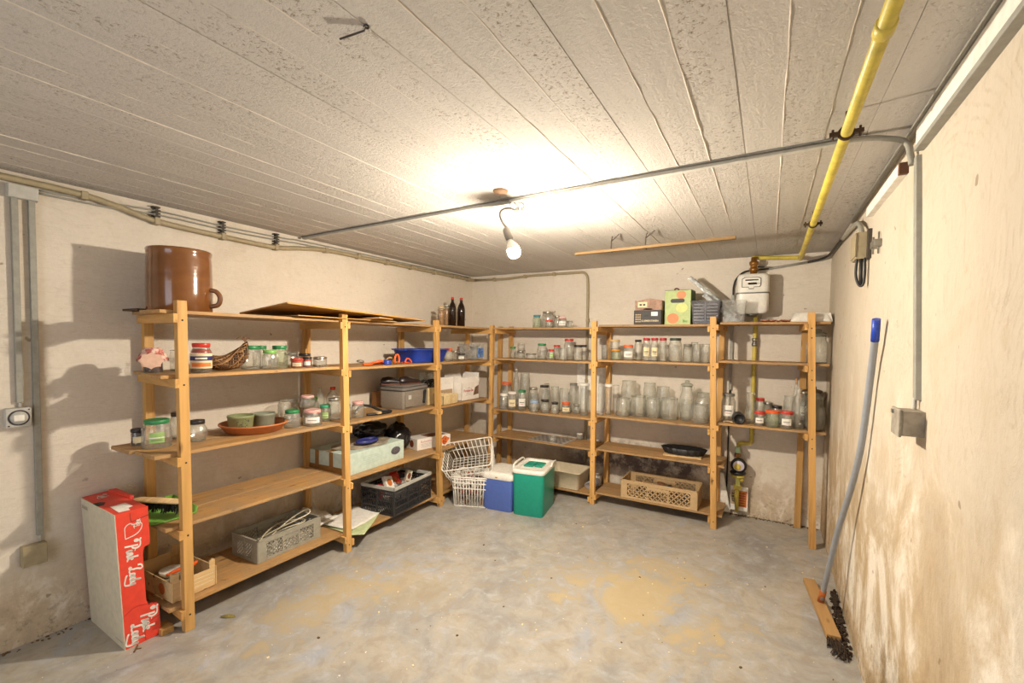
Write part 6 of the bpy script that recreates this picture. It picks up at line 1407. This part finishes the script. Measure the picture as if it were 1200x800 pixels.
m = MB(o_); m.box(WR-.065, WR-.058, 2.735, 2.865, 1.935, 2.05); m.build('box_cover', CREAMPVC, t, bevel=.002)
m = MB(o_); m.box(WR-.018, WR+.004, 2.70, 2.745, 1.92, 2.06); m.build('side_flange', DK, t)
m = MB(o_); m.tube(cr([(WR-.05, 2.76, 1.93), (WR-.052, 2.76, 1.85), (WR-.04, 2.75, 1.80), (WR-.025, 2.74, 1.80), (WR-.020, 2.74, 1.86), (WR-.022, 2.745, 1.93)], 6), .006, 7); m.tube([(WR-.035, 2.75, 1.93), (WR-.034, 2.745, 1.80)], .008, 7); m.build('cable_loop', BLACKR, t)
m = MB(o_); m.tube(cr([(WR-.03, 2.80, 2.055), (WR-.03, 2.83, 2.09), (WR-.025, 2.92, 2.13), (WR-.02, 3.1, 2.17), (WR-.02, 3.6, 2.195)], 5), .012, 8); m.build('cable_feed', GREYPVC, t)
t = thing('wall_bracket', 'small metal bracket with two pins on the right wall', 'bracket', (WR-.01, 2.52, 1.95)); o_ = (WR-.01, 2.52, 1.95)
m = MB(o_); m.box(WR-.032, WR+.003, 2.47, 2.56, 1.935, 1.965); m.build('bracket_plate', METAL, t, bevel=.003)
for dy, a, b in ((-.02, 1.905, 2.0), (.02, 1.91, 1.985)):
    m = MB(o_); m.tube([(WR-.012-.012*(dy > 0), 2.515+dy, a), (WR-.012-.012*(dy > 0), 2.515+dy, b)], .004, 6); m.build('pin', METAL, t)
# hose leaning in the right corner
t = thing('drain_hose', 'grey curved pipe with blue tip leaning on the right wall', 'pipe', (.30, 3.07, .04)); o_ = (.30, 3.07, .04)
HP = cr([(.308, 3.055, .055), (.322, 2.97, .25), (.342, 2.83, .54), (.366, 2.66, .82), (.378, 2.53, 1.06), (.382, 2.42, 1.38), (.378, 2.34, 1.53)], 8)
m = MB(o_); m.tube(HP, .0135, 14); m.build('hose_body', plain('blue_grey_pvc', (146, 150, 156), .4, var=.03), t)
m = MB(o_); m.tube([(.3785, 2.345, 1.522), (.377, 2.33, 1.555), (.374, 2.305, 1.61)], .0148, 14); m.build('blue_tip', BLUE, t)
m = MB(o_); m.tube([(.305, 3.07, .034), (.309, 3.05, .075), (.313, 3.03, .115)], .0162, 14); m.build('orange_end', plain('orange_brown_sleeve', (178, 96, 36), .5), t)
t = thing('timber_offcut', 'short weathered timber batten with rotten end on floor at right wall', 'timber', (.30, 3.0, 0)); o_ = (.30, 3.0, 0)
m = MB(o_); m.bar((.268, 3.34, .016), (.335, 2.74, .016), .062, .030); m.build('batten', wood('weathered_batten', 1, (178, 140, 92), (128, 92, 56)), t, bevel=.002)
m = MB(o_)
for k in range(90):
    a = random.uniform(0, 1); x = .325+.03*a+random.uniform(-.028, .028); y = 2.76-.13*a+random.uniform(-.03, .02); m.bar((x, y, .004+random.uniform(0, .026)), (x+random.uniform(-.02, .02), y-random.uniform(.01, .06), .004+random.uniform(0, .02)), .004, .003)
o = m.build('rotten_fibres', plain('rotten_wood', (56, 42, 30), .9), t); o['kind'] = 'stuff'
m = MB()
for k in range(260):
    y = random.uniform(2.62, 3.3); x = WR-.012-random.uniform(0, .045)*(1.25-(y-2.6)); s = random.uniform(.004, .012); c = Vector((x, y, s*.4)); M = Matrix.Translation(c) @ Euler([random.uniform(0, 3) for _ in range(3)]).to_matrix().to_4x4(); m.box(-s, s, -s*.6, s*.6, -s*.4, s*.4, M)
tag(m.build('dirt', plain('dark_dirt', (58, 44, 32), .95)), 'dark crumbly dirt between the timber batten and right wall', 'dirt', kind='stuff')
# debris along wall feet and on the floor
m = MB()
for k in range(420):
    if k < 200: x, y = random.uniform(-.25, WR-.02), YD-.01-abs(random.gauss(0, .02))
    elif k < 320: x, y = XW+.01+abs(random.gauss(0, .02)), random.uniform(.3, 2.4)
    else: x, y = random.uniform(-2.4, .3), random.uniform(.9, 3.8)
    s = random.uniform(.002, .0065); M = Matrix.Translation((x, y, s*.4)) @ Euler((0, 0, random.uniform(0, 3))).to_matrix().to_4x4(); m.m = 0 if k < 320 or k % 3 == 0 else 1; m.box(-s, s, -s*.7, s*.7, -s*.4, s*.4, M)
tag(m.build('plaster_crumbs', [plain('brown_crumbs', (104, 82, 58), .9), plain('cream_crumbs', (232, 216, 178), .9)]), 'small crumbs of plaster and dirt scattered over the floor', 'crumbs', kind='stuff')
m = MB(); n = 8; m.add([(.035*math.cos(a)*(1+.4*math.cos(3*a)), .016*math.sin(a), .003+.004*math.sin(2*a)) for a in [2*PI*k/16 for k in range(16)]]+[(0, 0, .009)], [(16, k, (k+1) % 16) for k in range(16)], True)
o = m.build('dry_leaf', plain('olive_leaf', (142, 128, 66), .8, var=.3, scale=60), center=False); o.location = (-2.47, 1.275, .001); o.rotation_euler.z = .4; o.modifiers.new('t', 'SOLIDIFY').thickness = .0015; tag(o, 'dry olive-coloured leaf on the floor in front of nearest post', 'leaf')
m = MB(); m.bar((-2.60, .93, .003), (-2.555, .90, .003), .006, .004); m.bar((-2.575, .915, .003), (-2.56, .93, .003), .004, .004); tag(m.build('twig', plain('brown_twig', (112, 84, 56), .8)), 'small brown twig on floor beside the apple carton', 'twig')
m = MB(); m.box(-2.66, -2.58, 1.02, 1.075, 0, .03)
tag(m.build('wood_block', POST[0], bevel=.002), 'small wood block on the floor beneath the lowest left shelf', 'wood')
